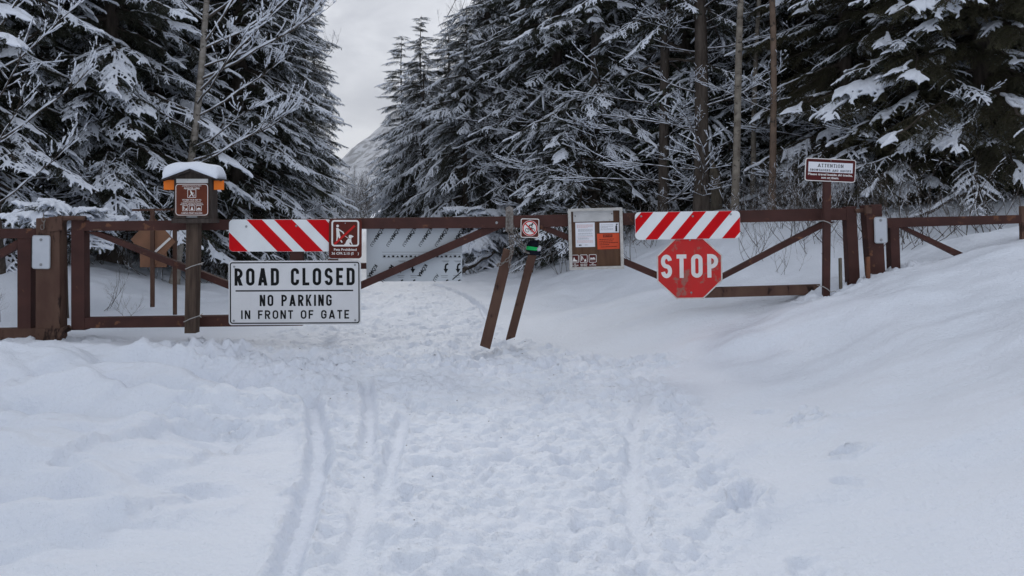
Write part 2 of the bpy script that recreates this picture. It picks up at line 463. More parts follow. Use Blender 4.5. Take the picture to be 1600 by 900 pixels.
def rut(pix, width, depth, rim=0.4, seed=0):
    P = [ground_px(*p) for p in pix]
    pts = []
    for (a, b) in zip(P[:-1], P[1:]):
        for t in np.linspace(0, 1, 12, endpoint=False): pts.append((a[0] + (b[0] - a[0]) * t, a[1] + (b[1] - a[1]) * t))
    pts.append(P[-1]); pts = np.array(pts)
    for _ in range(6): pts[1:-1] = (pts[:-2] + 2 * pts[1:-1] + pts[2:]) / 4
    W = window(pts[:, 0].min() - 0.4, pts[:, 0].max() + 0.4, pts[:, 1].min() - 0.1, pts[:, 1].max() + 0.3)
    x, y = GX[W], GYY[W]
    best = np.full(x.shape, 9.0); tt = np.zeros(x.shape)
    for i in range(len(pts) - 1):
        ax, ay = pts[i]; bx, by = pts[i + 1]
        L2 = (bx - ax) ** 2 + (by - ay) ** 2
        t = np.clip(((x - ax) * (bx - ax) + (y - ay) * (by - ay)) / L2, 0, 1)
        d = np.hypot(x - ax - t * (bx - ax), y - ay - t * (by - ay))
        m = d < best
        best[m] = d[m]; tt[m] = ((i + t) / (len(pts) - 1))[m]
    wv = width * (1 + 0.25 * pnoise(x * 6, y * 6, seed))
    fade = sstep(0.0, 0.12, tt) * (1 - sstep(0.93, 1.0, tt) * 0.6)
    d = best / wv
    inside = 1 - sstep(0.55, 1.0, d)
    old = H[W]
    flat = base_height(x, y) - depth + 0.012 * pnoise(x * 9, y * 3, seed + 3)
    H[W] = old * (1 - inside * fade) + flat * inside * fade
    H[W] += rim * depth * np.exp(-((d - 1.35) / 0.3) ** 2) * fade * (0.7 + 0.6 * pnoise(x * 12, y * 12, seed + 1))

rut([(470, 590), (492, 640), (500, 690), (494, 740), (478, 800), (455, 860), (432, 940), (420, 1000)], 0.066, 0.075, 0.35, 3)
rut([(572, 590), (577, 630), (578, 670), (573, 715)], 0.052, 0.060, 0.3, 4)
rut([(634, 640), (622, 685), (610, 730), (600, 775)], 0.050, 0.055, 0.3, 5)
rut([(580, 760), (560, 830), (545, 900), (536, 960)], 0.055, 0.03, 0.3, 6)
rut([(1020, 600), (990, 680), (985, 760), (1000, 850)], 0.05, 0.03, 0.2, 8)
# thin ski track running up the road behind the gate
rut([(765, 505), (752, 480), (725, 462), (690, 448), (665, 441)], 0.05, 0.07, 0.3, 9)
# snow clods and posts' pits on the smooth right bank
def stamp_px(px, py, z, *a, **k):
    x, y = ground_px(px, py, z); stamp(x, y, *a, **k)
stamp_px(1262, 668, 0.45, 0.2, 0.12, 0.08, 0.03, rim=0.5, seed=5, rough=0.7)
for k in range(12):
    x, y = ground_px(1262 + rng.gauss(0, 22), 664 + rng.gauss(0, 8), 0.45)
    stamp(x, y, rng.uniform(0, 3), 0.045, 0.035, -0.020, 0, 60 + k, 0.6)
stamp_px(1325, 712, 0.45, 0.1, 0.09, 0.05, 0.03, rim=0.6, seed=6, rough=0.7)
stamp_px(1195, 650, 0.38, 0.1, 0.08, 0.05, 0.03, rim=0.4, seed=7)
stamp_px(1330, 770, 0.4, 0.6, 0.07, 0.09, 0.03, rim=0.1, seed=8)
stamp_px(1165, 790, 0.2, 1.3, 0.22, 0.08, 0.05, rim=0.25, seed=8)
# soft hollows on the left
for (px, py, a, b, dp) in ((395, 605, 0.30, 0.16, 0.035), (300, 660, 0.16, 0.09, 0.03), (290, 790, 0.10, 0.07, 0.03), (220, 800, 0.09, 0.07, 0.022), (330, 620, 0.14, 0.1, 0.025)):
    stamp_px(px, py, 0.06, rng.uniform(-0.3, 0.3), a, b, dp, rim=0.35, seed=px, rough=0.4)
for k in range(46):                      # old prints from the path to the register post
    x, y = ground_px(rng.uniform(270, 480), rng.uniform(560, 690), 0.05)
    stamp(x, y, rng.uniform(-1, 1), rng.uniform(0.05, 0.12), rng.uniform(0.04, 0.07), rng.uniform(0.006, 0.022), 0.3, k, 0.7)
# low wind-packed crests, steeper on the side facing the camera
def crest(pix, h, near_w=0.08, far_w=0.42, seed=0):
    P = sorted(ground_px(*p) for p in pix)
    px_, py_ = np.array([p[0] for p in P]), np.array([p[1] for p in P])
    W = window(px_[0], px_[-1], py_.min() - 0.6, py_.max() + 1.4)
    x, y = GX[W], GYY[W]
    yc = np.interp(x, px_, py_) + 0.07 * pnoise(x * 2.3, x * 0 + seed, seed) + 0.02 * pnoise(x * 8, y * 3, seed + 1)
    t = (x - px_[0]) / (px_[-1] - px_[0])
    d = y - yc
    hh = h * (1 + 0.5 * pnoise(x * 1.4, x * 0 + 0.5, seed + 2)) * sstep(0, 0.2, t) * (1 - sstep(0.75, 1.0, t))
    H[W] += hh * np.where(d < 0, np.exp(-(d / near_w) ** 2), np.exp(-(d / far_w) ** 2))
for k, (pix, h, nw, fw) in enumerate((
        ([(-120, 590), (60, 582), (200, 562), (340, 560), (430, 566)], 0.055, 0.12, 0.5),
        ([(-120, 650), (0, 628), (150, 640), (270, 612), (345, 596)], 0.06, 0.11, 0.45),
        ([(-60, 720), (90, 728), (190, 694), (300, 668), (400, 622)], 0.05, 0.09, 0.40),
        ([(210, 668), (300, 640), (370, 650), (455, 630)], 0.045, 0.07, 0.28),
        ([(200, 745), (300, 735), (395, 690), (455, 672)], 0.04, 0.07, 0.28),
        ([(-60, 862), (80, 842), (200, 805), (330, 778), (420, 770)], 0.045, 0.07, 0.30),
        ([(250, 832), (300, 806), (350, 812), (400, 800)], 0.03, 0.05, 0.18),
        ([(20, 800), (110, 770), (190, 772), (240, 752)], 0.03, 0.06, 0.25),
        ([(1060, 560), (1180, 540), (1300, 500), (1450, 462), (1640, 450)], 0.045, 0.14, 0.5),
        ([(1090, 640), (1220, 610), (1350, 560), (1500, 530)], 0.035, 0.16, 0.5),
        ([(1130, 850), (1230, 800), (1330, 775), (1420, 770)], 0.03, 0.10, 0.35),
        ([(1110, 740), (1180, 700), (1260, 690), (1340, 660)], 0.03, 0.10, 0.3))):
    crest(pix, h, nw, fw, 200 + 5 * k)

# hollows and little drifts round the posts
for k, (px, py, Y) in enumerate(((75, 536, 7.3), (122, 515, 7.35), (298, 519, 7.15), (757, 537, 7.2), (797, 524, 7.35), (1292, 474, 7.2), (1336, 460, 7.3), (1374, 452, 7.3), (1315, 463, 7.2), (1401, 440, 7.3))):
    x = (px - 800) * Y / FPX
    stamp(x, Y - 0.03, 0.2, 0.13, 0.10, 0.045, 0.5, 400 + k, 0.5)
    stamp(x + 0.20 * (1 if k % 2 else -1), Y + 0.05, 0.1, 0.22, 0.12, -0.025, 0, 420 + k, 0.5)

def ground_z(x, y):
    i = int(np.clip(np.searchsorted(xs, x), 1, NX - 1)); j = int(np.clip(np.searchsorted(ys, y), 1, NY - 1))
    return float(H[j, i])

co = np.empty((NX * NY, 3), np.float32)
co[:, 0] = GX.ravel(); co[:, 1] = GYY.ravel(); co[:, 2] = H.ravel()
me = bpy.data.meshes.new('snow_ground')
nq = (NX - 1) * (NY - 1)
me.vertices.add(NX * NY); me.vertices.foreach_set('co', co.ravel())
ii = (np.arange(NY - 1)[:, None] * NX + np.arange(NX - 1)[None, :]).ravel()
quads = np.stack([ii, ii + 1, ii + 1 + NX, ii + NX], 1).astype(np.int32)
me.loops.add(nq * 4); me.loops.foreach_set('vertex_index', quads.ravel())
me.polygons.add(nq); me.polygons.foreach_set('loop_start', np.arange(0, nq * 4, 4, dtype=np.int32))
me.polygons.foreach_set('use_smooth', np.ones(nq, bool))
me.materials.append(m_ground); me.update(calc_edges=True)
og = bpy.data.objects.new('snow_ground', me); C.objects.link(og)
tag(og, 'deep trodden snow with boot prints and ski ruts leading to the gate', kind='structure')
print('ground', NX, NY, nq * 2)

# ------------------------------------------------------------------ mountain far up the valley
def mountain():
    n, m_ = 150, 70
    X = np.linspace(-1500, 900, n); Yv = np.linspace(1500, 2700, m_)
    x, y = np.meshgrid(X, Yv)
    peak = 345 * np.exp(-((x + 140) / 300) ** 2) + 20
    d = sstep(1500, 2150, y) * (1 - sstep(2350, 2800, y))
    z = peak * d * (1 + 0.05 * fbm(x * 0.006, y * 0.006, 5, 77)) + 20 * np.abs(fbm(x * 0.009, y * 0.004, 4, 78)) * d - 6
    mb = MB()
    vs = np.stack([x, y, z], -1).reshape(-1, 3).tolist()
    fs = [(j * n + i, j * n + i + 1, (j + 1) * n + i + 1, (j + 1) * n + i) for j in range(m_ - 1) for i in range(n - 1)]
    mb.add(vs, fs)
    o = mb.build('mountain', m_mountain, smooth=True)
    tag(o, 'snow covered rocky mountain slope in the gap above the road', kind='structure')
mountain()
# ------------------------------------------------------------------ lettering (strokes of constant width, like road signs)
def _arc(cx, cz, rx, rz, a0, a1, n=12):
    return [(cx + rx * math.cos(R(a0 + (a1 - a0) * k / n)), cz + rz * math.sin(R(a0 + (a1 - a0) * k / n))) for k in range(n + 1)]

WID = {'I': 0.0, 'A': 1.16, 'M': 1.2, 'W': 1.25, 'E': 0.86, 'F': 0.86, 'L': 0.84, 'K': 1.04, 'T': 0.9, 'O': 1.04, 'Q': 1.04}
def glyph(ch, w, s):
    """returns (width, list of ('s', polyline, closed) / ('p', polygon))"""
    w = w * WID.get(ch, 1.0) if ch != 'I' else s
    a = s / 2; x0, x1, z0, z1 = a, w - a, a, 1 - a
    cx, r, zm = w / 2, (w - s) / 2, 0.5
    S, Pp = [], []
    st = lambda p, c=False: S.append(('s', p, c))
    pl = lambda p: S.append(('p', p))
    k = s * 1.12
    if ch in 'OQ': st(_arc(cx, z1 - r, r, r, 0, 180) + _arc(cx, z0 + r, r, r, 180, 360), True)
    elif ch == 'C': st([(x1, z1 - r - 0.10)] + _arc(cx, z1 - r, r, r, 0, 180) + _arc(cx, z0 + r, r, r, 180, 360) + [(x1, z0 + r + 0.10)])
    elif ch == 'G': st([(x1, z1 - r - 0.07)] + _arc(cx, z1 - r, r, r, 0, 180) + _arc(cx, z0 + r, r, r, 180, 360) + [(x1, 0.47), (cx, 0.47)])
    elif ch == 'D': st([(x0, z0), (w - s * 0.5 - r * 0.95, z0)] + _arc(w - a - r * 0.95, z0 + r * 0.95, r * 0.95, r * 0.95, -90, 0, 8)[1:] + _arc(w - a - r * 0.95, z1 - r * 0.95, r * 0.95, r * 0.95, 0, 90, 8) + [(x0, z1)], True)
    elif ch == 'S':
        rz = (z1 - z0) / 4
        st(_arc(cx, z1 - rz, r, rz, 8, 270, 16) + _arc(cx, z0 + rz, r, rz, 90, -172, 16)[1:])
    elif ch in 'PRB':
        zc = 0.47; rr = (z1 - zc) / 2
        st([(x0, z1), (x1 - rr, z1)] + _arc(x1 - rr, z1 - rr, rr, rr, 90, -90, 10)[1:] + [(x0, zc)])
        st([(x0, 0), (x0, 1)])
        if ch == 'R': pl([(x1 - k * 0.62, 0), (x1 + k * 0.48, 0), (cx + k * 0.40, zc), (cx - k * 0.65, zc)])
        if ch == 'B':
            rr = (zc - z0) / 2; st([(x0, z0), (x1 - rr, z0)] + _arc(x1 - rr, z0 + rr, rr, rr, -90, 90, 10)[1:] + [(x0, zc)])
    elif ch == 'E': st([(w, z1), (x0, z1), (x0, z0), (w, z0)]); st([(x0, zm), (w * 0.88, zm)])
    elif ch == 'F': st([(w, z1), (x0, z1), (x0, 0)]); st([(x0, zm), (w * 0.88, zm)])
    elif ch == 'L': st([(x0, 1), (x0, z0), (w, z0)])
    elif ch == 'T': st([(0, z1), (w, z1)]); st([(cx, z1), (cx, 0)])
    elif ch == 'I': st([(cx, 0), (cx, 1)])
    elif ch == 'H': st([(x0, 0), (x0, 1)]); st([(x1, 0), (x1, 1)]); st([(x0, zm), (x1, zm)])
    elif ch == 'U': st([(x0, 1)] + _arc(cx, z0 + r, r, r, 180, 360) + [(x1, 1)])
    elif ch == 'N':
        st([(x0, 0), (x0, 1)]); st([(x1, 0), (x1, 1)]); pl([(w - k, 0), (w, 0), (k, 1), (0, 1)])
    elif ch == 'M':
        st([(x0, 0), (x0, 1)]); st([(x1, 0), (x1, 1)])
        pl([(cx - k / 2, 0.1), (cx + k / 2, 0.1), (k, 1), (0, 1)]); pl([(cx - k / 2, 0.1), (cx + k / 2, 0.1), (w, 1), (w - k, 1)])
    elif ch == 'A':
        pl([(0, 0), (k, 0), (cx + k * 0.5, 1), (cx - k * 0.5, 1)]); pl([(w - k, 0), (w, 0), (cx + k * 0.5, 1), (cx - k * 0.5, 1)])
        st([(w * 0.18, 0.26), (w * 0.82, 0.26)])
    elif ch == 'V': pl([(cx - k / 2, 0), (cx + k / 2, 0), (k, 1), (0, 1)]); pl([(cx - k / 2, 0), (cx + k / 2, 0), (w, 1), (w - k, 1)])
    elif ch == 'W':
        for (p, q) in ((0, .27), (.5, .27), (.5, .73), (1, .73)):
            pl([(q * w - k / 2, 0), (q * w + k / 2, 0), (p * (w - k) + k, 1), (p * (w - k), 1)])
    elif ch == 'Y':
        st([(cx, 0), (cx, 0.45)]); pl([(cx - k / 2, 0.42), (cx + k / 2, 0.42), (k, 1), (0, 1)]); pl([(cx - k / 2, 0.42), (cx + k / 2, 0.42), (w, 1), (w - k, 1)])
    elif ch == 'K':
        st([(x0, 0), (x0, 1)]); pl([(s * 0.9, 0.30), (s * 0.9, 0.52), (w - k, 1), (w, 1)]); pl([(w - k, 0), (w, 0), (w * 0.50, 0.66), (w * 0.30, 0.52)])
    return w, S

def stroke_poly(mb, pts, s, y, closed, tf):
    n = len(pts); Lf, Rt = [], []
    clean = [pts[0]]
    for p in pts[1:]:
        if math.hypot(p[0] - clean[-1][0], p[1] - clean[-1][1]) > 1e-5: clean.append(p)
    if closed and math.hypot(clean[0][0] - clean[-1][0], clean[0][1] - clean[-1][1]) < 1e-5: clean.pop()
    pts = clean; n = len(pts)
    for i, p in enumerate(pts):
        a = pts[i - 1] if (closed or i > 0) else None
        b = pts[(i + 1) % n] if (closed or i < n - 1) else None
        def d(u, v):
            l = math.hypot(v[0] - u[0], v[1] - u[1]) or 1; return ((v[0] - u[0]) / l, (v[1] - u[1]) / l)
        d1 = d(a, p) if a else d(p, b)
        d2 = d(p, b) if b else d1
        nx, nz = -(d1[1] + d2[1]), d1[0] + d2[0]
        l = math.hypot(nx, nz) or 1; nx, nz = nx / l, nz / l
        c = max(0.35, nx * -d1[1] + nz * d1[0])
        o = s / 2 / c
        Lf.append((p[0] + nx * o, p[1] + nz * o)); Rt.append((p[0] - nx * o, p[1] - nz * o))
    vs = [tf(x, z, y) for x, z in Lf] + [tf(x, z, y) for x, z in Rt]
    mb.add(vs, [(i, (i + 1) % n, n + (i + 1) % n, n + i) for i in range(n if closed else n - 1)])

def text_stroke(mb, txt, cx, z, h, total_w, stroke, y, slab=False, italic=0.0, letters=None):
    """capitals of height h centred on cx, baseline z, fitted to total_w"""
    s = stroke
    def lay(w, gap):
        x, out = 0, []
        for ch in txt:
            if ch == ' ': x += w * 0.62 + gap; continue
            gw, S = glyph(ch, w, s)
            if slab:
                S = list(S)
                for kx in {'A': (s / 2, gw - s / 2), 'T': (gw / 2,), 'I': (gw / 2,), 'N': (s / 2,), 'H': (s / 2, gw - s / 2), 'R': (s / 2,), 'K': (s / 2,)}.get(ch, ()):
                    S.append(('s', [(kx - s * 1.1, s * 0.3), (kx + s * 1.1, s * 0.3)], False))
            out.append((x, S)); x += gw + gap
        return x - gap, out
    lo, hi = 0.05, 3.0
    for _ in range(30):
        w_ = (lo + hi) / 2
        if lay(w_, w_ * 0.28 + s * 0.4)[0] * h > total_w: hi = w_
        else: lo = w_
    tw, out = lay(lo, lo * 0.28 + s * 0.4)
    k = 0
    for x, S in out:
        if letters: mb = MB()
        for q in S:
            k += 1
            yy = y - 0.00012 * (k % 5)
            tf = lambda u, v, yv, x=x: (cx + (x + u - tw / 2 + v * italic) * h, yv, z + v * h)
            if q[0] == 's': stroke_poly(mb, q[1], s, yy, q[2], tf)
            else: mb.add([tf(u, v, yy) for u, v in q[1]], [tuple(range(len(q[1])))])
        if letters: mb.build('letter', letters[0], letters[1])

_tmp = []
def text_font(mb, txt, cx, z, size, y, width=None, bold=0.0, align='CENTER', rot=0.0, shear=0.0):
    """ordinary lettering; cap height about 0.7*size"""
    cu = bpy.data.curves.new('lettering', 'FONT')
    cu.body = txt; cu.size = size; cu.align_x = align; cu.offset = bold * size; cu.resolution_u = 2; cu.shear = shear
    o = bpy.data.objects.new('lettering', cu); C.objects.link(o)
    bpy.context.view_layer.update()
    me = bpy.data.meshes.new_from_object(o.evaluated_get(bpy.context.evaluated_depsgraph_get()))
    vs = [(v.co.x, v.co.y) for v in me.vertices]
    fs = [tuple(p.vertices) for p in me.polygons]
    bpy.data.objects.remove(o); bpy.data.curves.remove(cu); bpy.data.meshes.remove(me)
    if not vs: return
    kx = 1.0
    if width:
        xs_ = [v[0] for v in vs]; kx = width / (max(xs_) - min(xs_))
    c_, s_ = math.cos(rot), math.sin(rot)
    mb.add([(cx + x * kx * c_ - v * s_, y, z + x * kx * s_ + v * c_) for x, v in vs], fs)

def sline(mb, pts, s, y, closed=False):
    stroke_poly(mb, pts, s, y, closed, lambda u, v, yy: (u, yy, v))

# ------------------------------------------------------------------ small builders
def bar_px(mb, quad, Y, thick, base, bev=0.004):
    """a timber or steel bar whose front face has these four photo corners at distance Y"""
    P = [at(x, y, Y) for x, y in quad]
    pts = [(p.x - base[0], p.z - base[2]) for p in P]
    area = sum(pts[i][0] * pts[(i + 1) % 4][1] - pts[(i + 1) % 4][0] * pts[i][1] for i in range(4))
    if area < 0: pts.reverse()
    mb.prism(pts, Y - base[1], Y - base[1] + thick, bev)

def bar(name, m, parent, base, quad, Y, thick, bev=0.004):
    mb = MB(); bar_px(mb, quad, Y, thick, base, bev)
    return mb.build(name, m, parent)

def bolt(parent, x, z, y, r=0.009, m=None, name='bolt'):
    mb = MB()
    mb.prism(circle(r, 8, x, z), y - 0.006, y, 0.002)
    mb.prism(circle(r * 0.45, 6, x, z), y - 0.010, y - 0.006)
    return mb.build(name, m or m_steel, parent)

def panel(parent, w_, h_, r, m, thick=0.004, y=0.0, name='panel', seg=6):
    mb = MB(); mb.prism(rrect(w_, h_, r, seg), y, y + thick, 0.0015)
    return mb.build(name, m, parent)

def border(parent, w_, h_, r, t, m, y, name='border', cx=0, cz=0):
    mb = MB(); mb.ring(rrect(w_, h_, r, 6, cx, cz), rrect(w_ - 2 * t, h_ - 2 * t, max(r - t, 0.002), 6, cx, cz), y)
    return mb.build(name, m, parent)

U = M_PX   # metres per photo pixel at the gate

# ------------------------------------------------------------------ gate leaves and posts
b0 = at(122, 515, GY)
gl = thing('swing_gate', 'long brown steel swing gate leaf carrying the road closed sign, left of the chained gap', 'gate', b0)
bar('gate_stile', m_brown, gl, b0, [(111, 344), (131, 344), (132, 516), (111, 516)], GY, 0.10)
bar('top_beam', m_brown, gl, b0, [(131, 346), (797, 338), (797, 356), (131, 361)], GY - 0.003, 0.10)
bar('bottom_beam', m_brown, gl, b0, [(132, 497), (472, 492), (472, 509), (132, 513)], GY, 0.10)
bar('brace', m_brown, gl, b0, [(133, 362), (155, 362), (462, 481), (452, 490)], GY + 0.02, 0.06)
bar('brace', m_brown, gl, b0, [(758, 354), (790, 354), (472, 492), (466, 483)], GY + 0.02, 0.06)
bar('inner_stile', m_brown, gl, b0, [(453, 357), (471, 357), (472, 492), (453, 492)], GY + 0.005, 0.09)
mb = MB(); mb.tube([at(147, 359, GY) - b0 + Vector((0, -0.01, 0)), at(160, 359, GY) - b0 + Vector((0, -0.01, 0))], 0.01)
mb.build('hinge_pin', m_brown_worn, gl)
bolt(gl, at(776, 348, GY).x - b0.x, at(776, 348, GY).z - b0.z, -0.004, 0.013)

b1 = at(1335, 460, GY)
gr = thing('swing_gate', 'brown steel swing gate leaf carrying the stop sign, right of the chained gap', 'gate', b1)
bar('top_beam', m_brown, gr, b1, [(798, 337), (1322, 325), (1323, 344), (798, 356)], GY - 0.003, 0.10)
bar('gate_stile', m_brown, gr, b1, [(1322, 323), (1338, 322), (1345, 459), (1328, 459)], GY, 0.10)
bar('bottom_beam', m_brown_worn, gr, b1, [(1085, 451), (1329, 444), (1329, 459), (1085, 466)], GY, 0.10)
bar('brace', m_brown, gr, b1, [(835, 354), (858, 354), (1092, 452), (1085, 461)], GY + 0.02, 0.06)
bar('brace', m_brown, gr, b1, [(1286, 346), (1306, 346), (1098, 453), (1090, 449)], GY + 0.02, 0.06)

def gate_post(quad, label, cat='post', wood=m_brown_worn, plates=()):
    b = at((quad[2][0] + quad[3][0]) / 2, quad[2][1], GY)
    p = thing('gate_post', label, cat, b)
    q = [quad[0], quad[1], (quad[2][0], quad[2][1] + 18), (quad[3][0], quad[3][1] + 18)]
    bar('post', wood, p, b, q, GY - 0.05, 0.12, 0.012)
    for (qd, off) in plates:
        bar('hinge_plate', m_brown_worn, p, b, qd, GY - 0.05 - off, off + 0.01, 0.003)
    return p, b
pl_, pb = gate_post([(56, 341), (93, 339), (94, 534), (55, 537)], 'thick weathered brown gate post with a rusty hinge at the left end of the gate', plates=(
    ([(76, 339), (96, 338), (97, 360), (77, 362)], 0.012), ([(55, 514), (90, 513), (90, 536), (55, 538)], 0.014), ([(88, 514), (106, 512), (99, 520), (88, 533)], 0.03)))
mb = MB(); mb.tube([at(90, 341, GY - .03) - pb, at(134, 341, GY - .03) - pb], 0.022, 8)
mb.build('hinge_arm', m_brown_worn, pl_)
mb = MB(); mb.tube([at(93, 519, GY - .04) - pb, at(109, 512, GY - .04) - pb], 0.03, 8)
mb.build('hinge_arm', m_brown_worn, pl_)
mb = MB()
for k, (px, py) in enumerate(((68, 337), (68, 343), (69, 349), (66, 355))):
    c_ = at(px, py, GY - 0.07) - pb
    mb.tube([c_ + Vector((math.cos(a) * (0.012 if k % 2 else 0.006), (0.008 if k % 2 else -0.012) * math.cos(a), math.sin(a) * 0.022)) for a in [2 * PI * j / 10 for j in range(10)]], 0.004, 5, closed=True)
tag(mb.build('hanging_chain', m_chain, pl_), None)
pr_, prb = gate_post([(1352, 321), (1378, 319), (1386, 450), (1364, 456)], 'brown gate post at the right end of the gate, leaning, sunk in the snow bank', wood=m_brown, plates=(([(1352, 321), (1362, 321), (1363, 334), (1353, 334)], 0.02),))
mb = MB(); mb.tube([at(1336, 330, GY - .01) - prb, at(1356, 328, GY - .01) - prb], 0.02, 8); mb.build('hinge_arm', m_brown_worn, pr_)

# short fence sections outside the gate
b = at(38, 520, GY + 0.02)
fl = thing('fence_section', 'brown barrier section left of the thick gate post, running out of the picture', 'fence', b)
bar('fence_post', m_brown, fl, b, [(27, 372), (48, 371), (48, 516), (27, 516)], GY + 0.02, 0.10)
bar('top_beam', m_brown, fl, b, [(-130, 359), (56, 357), (56, 372), (-130, 374)], GY + 0.015, 0.10)
bar('bottom_beam', m_brown_worn, fl, b, [(-130, 517), (56, 513), (56, 529), (-130, 533)], GY + 0.017, 0.10)
bar('brace', m_brown, fl, b, [(-110, 452), (27, 374), (27, 388), (-100, 462)], GY + 0.04, 0.05)
bar('fence_post', m_brown_worn, fl, b, [(-150, 355), (-128, 355), (-128, 545), (-150, 545)], GY + 0.01, 0.12)

b = at(1400, 440, GY + 0.02)
fr = thing('fence_section', 'brown barrier section right of the gate, half buried by the snow bank', 'fence', b)
bar('fence_post', m_brown, fr, b, [(1391, 355), (1405, 354), (1409, 470), (1395, 470)], GY + 0.02, 0.10)
bar('top_beam', m_brown, fr, b, [(1384, 341), (1598, 336), (1598, 349), (1384, 356)], GY + 0.015, 0.10)
bar('brace', m_brown, fr, b, [(1405, 355), (1418, 355), (1520, 402), (1506, 406)], GY + 0.04, 0.05)
bar('fence_post', m_brown_worn, fr, b, [(1596, 322), (1620, 322), (1622, 440), (1598, 440)], GY + 0.01, 0.04)

def reflector(quad_c, w_, h_, tilt, label, Y):
    c = at(*quad_c, Y)
    t = thing('reflector_plate', label, 'reflector', c, (0, R(tilt), 0))
    panel(t, w_ * U, h_ * U, 0.022, m_reflector, 0.006)
    border(t, w_ * U - 0.006, h_ * U - 0.006, 0.019, 0.004, m_steel, -0.0008, 'edge_rim')
    bolt(t, 0, h_ * U * 0.37, 0, 0.013); bolt(t, 0, -h_ * U * 0.37, 0, 0.013)
reflector((64, 394), 28, 52, 0.5, 'blank pale grey plate with two bolts on the thick left gate post', GY - 0.075)
reflector((1376.5, 359.5), 20, 41, -1.5, 'smaller blank pale plate with two bolts on the right gate post', GY - 0.075)

# ------------------------------------------------------------------ striped boards
def clip_poly(poly, f):
    out = []
    for i in range(len(poly)):
        a, b_ = poly[i], poly[(i + 1) % len(poly)]
        fa, fb = f(a), f(b_)
        if fa >= 0: out.append(a)
        if fa * fb < 0:
            t = fa / (fa - fb); out.append((a[0] + (b_[0] - a[0]) * t, a[1] + (b_[1] - a[1]) * t))
    return out

def striped(c_px, w_px, h_px, tilt, Y, stripes, lean, label):
    t = thing('striped_board', label, 'board', at(*c_px, Y), (0, R(tilt), 0))
    w_, h_ = w_px * U, h_px * U
    mb = MB(); mb.prism(rrect(w_, h_, 0.04, 6), 0, 0.012, 0.0015); mb.build('panel', m_white_dull, t)
    outline = rrect(w_ - 0.004, h_ - 0.004, 0.038, 8)
    for (x0, x1) in stripes:            # x at the top edge, pixels from the left end
        a0, a1 = x0 * U - w_ / 2, x1 * U - w_ / 2
        # the edge at height z: x = a + (h/2 - z) * lean
        p = clip_poly(outline, lambda q: q[0] - (a0 + (h_ / 2 - q[1]) * lean))
        p = clip_poly(p, lambda q: (a1 + (h_ / 2 - q[1]) * lean) - q[0]) if p else p
        if len(p) > 2:
            mb = MB(); mb.prism(p, -0.0012, 0.0005); mb.build('red_stripe', m_red, t)
    return t
t = striped((438, 368), 160, 50, 0.0, GY - 0.03, [(-52, -19), (27, 51), (70, 98), (120, 150)], 0.98,
            'red and white striped barrier board slanting down to the right, above the road closed sign')
bolt(t, (385 - 438) * U, 14 * U, 0, 0.011); bolt(t, (463 - 438) * U, 15 * U, 0, 0.011)
t = striped((1074.5, 352), 163, 43, -0.9, GY - 0.05, [(10, 29), (52, 71), (91, 111), (131, 151), (171, 191)], -0.86,
            'red and white striped barrier board slanting down to the left, above the stop sign')
for dx, dz in ((-72, 15), (8, 14), (67, 16)): bolt(t, dx * U, dz * U, 0, 0.010)

# ------------------------------------------------------------------ ROAD CLOSED sign
t = thing('road_closed_sign', 'large white rectangular sign reading ROAD CLOSED NO PARKING IN FRONT OF GATE', 'sign', at(460.5, 457.5, GY - 0.03), (0, R(-0.25), 0))
w_, h_ = 206 * U, 100 * U
m_ribbed = mat('reflective_sheeting', (0.72, 0.73, 0.75), 0.32, 0.6, var=(0.66, 0.67, 0.69), vscale=3)
_n, _l = m_ribbed.node_tree.nodes, m_ribbed.node_tree.links
_tc = _n.new('ShaderNodeTexCoord'); _wv = _n.new('ShaderNodeTexWave'); _wv.inputs['Scale'].default_value = 26; _wv.bands_direction = 'X'
_bp = _n.new('ShaderNodeBump'); _bp.inputs['Distance'].default_value = 0.0012
_l.new(_tc.outputs['Object'], _wv.inputs['Vector']); _l.new(_wv.outputs[1], _bp.inputs['Height']); _l.new(_bp.outputs[0], _n['Principled BSDF'].inputs['Normal'])
panel(t, w_, h_, 0.03, m_ribbed, 0.004)
border(t, w_ - 4 * U, h_ - 4 * U, 0.026, 1.9 * U, m_black, -0.0008)
text_stroke(None, 'ROAD CLOSED', 0, 11.5 * U, 27 * U, 187 * U, 0.17, -0.0010, letters=(m_black, t))
mb = MB(); mb.add([(-92 * U, -0.001, 2.2 * U), (91 * U, -0.001, 2.2 * U), (91 * U, -0.001, 4.4 * U), (-92 * U, -0.001, 4.4 * U)], [(0, 1, 2, 3)])
mb.build('rule', m_black, t)
text_stroke(None, 'NO PARKING', 1.5 * U, -20.5 * U, 17.5 * U, 112 * U, 0.17, -0.0010, letters=(m_black, t))
text_stroke(None, 'IN FRONT OF GATE', 0.5 * U, -40.5 * U, 13.5 * U, 168 * U, 0.175, -0.0010, letters=(m_black, t))
for dx, dz in ((-94, 41), (94, 43), (-95, -43), (94, -43)): bolt(t, dx * U, dz * U, 0, 0.010)

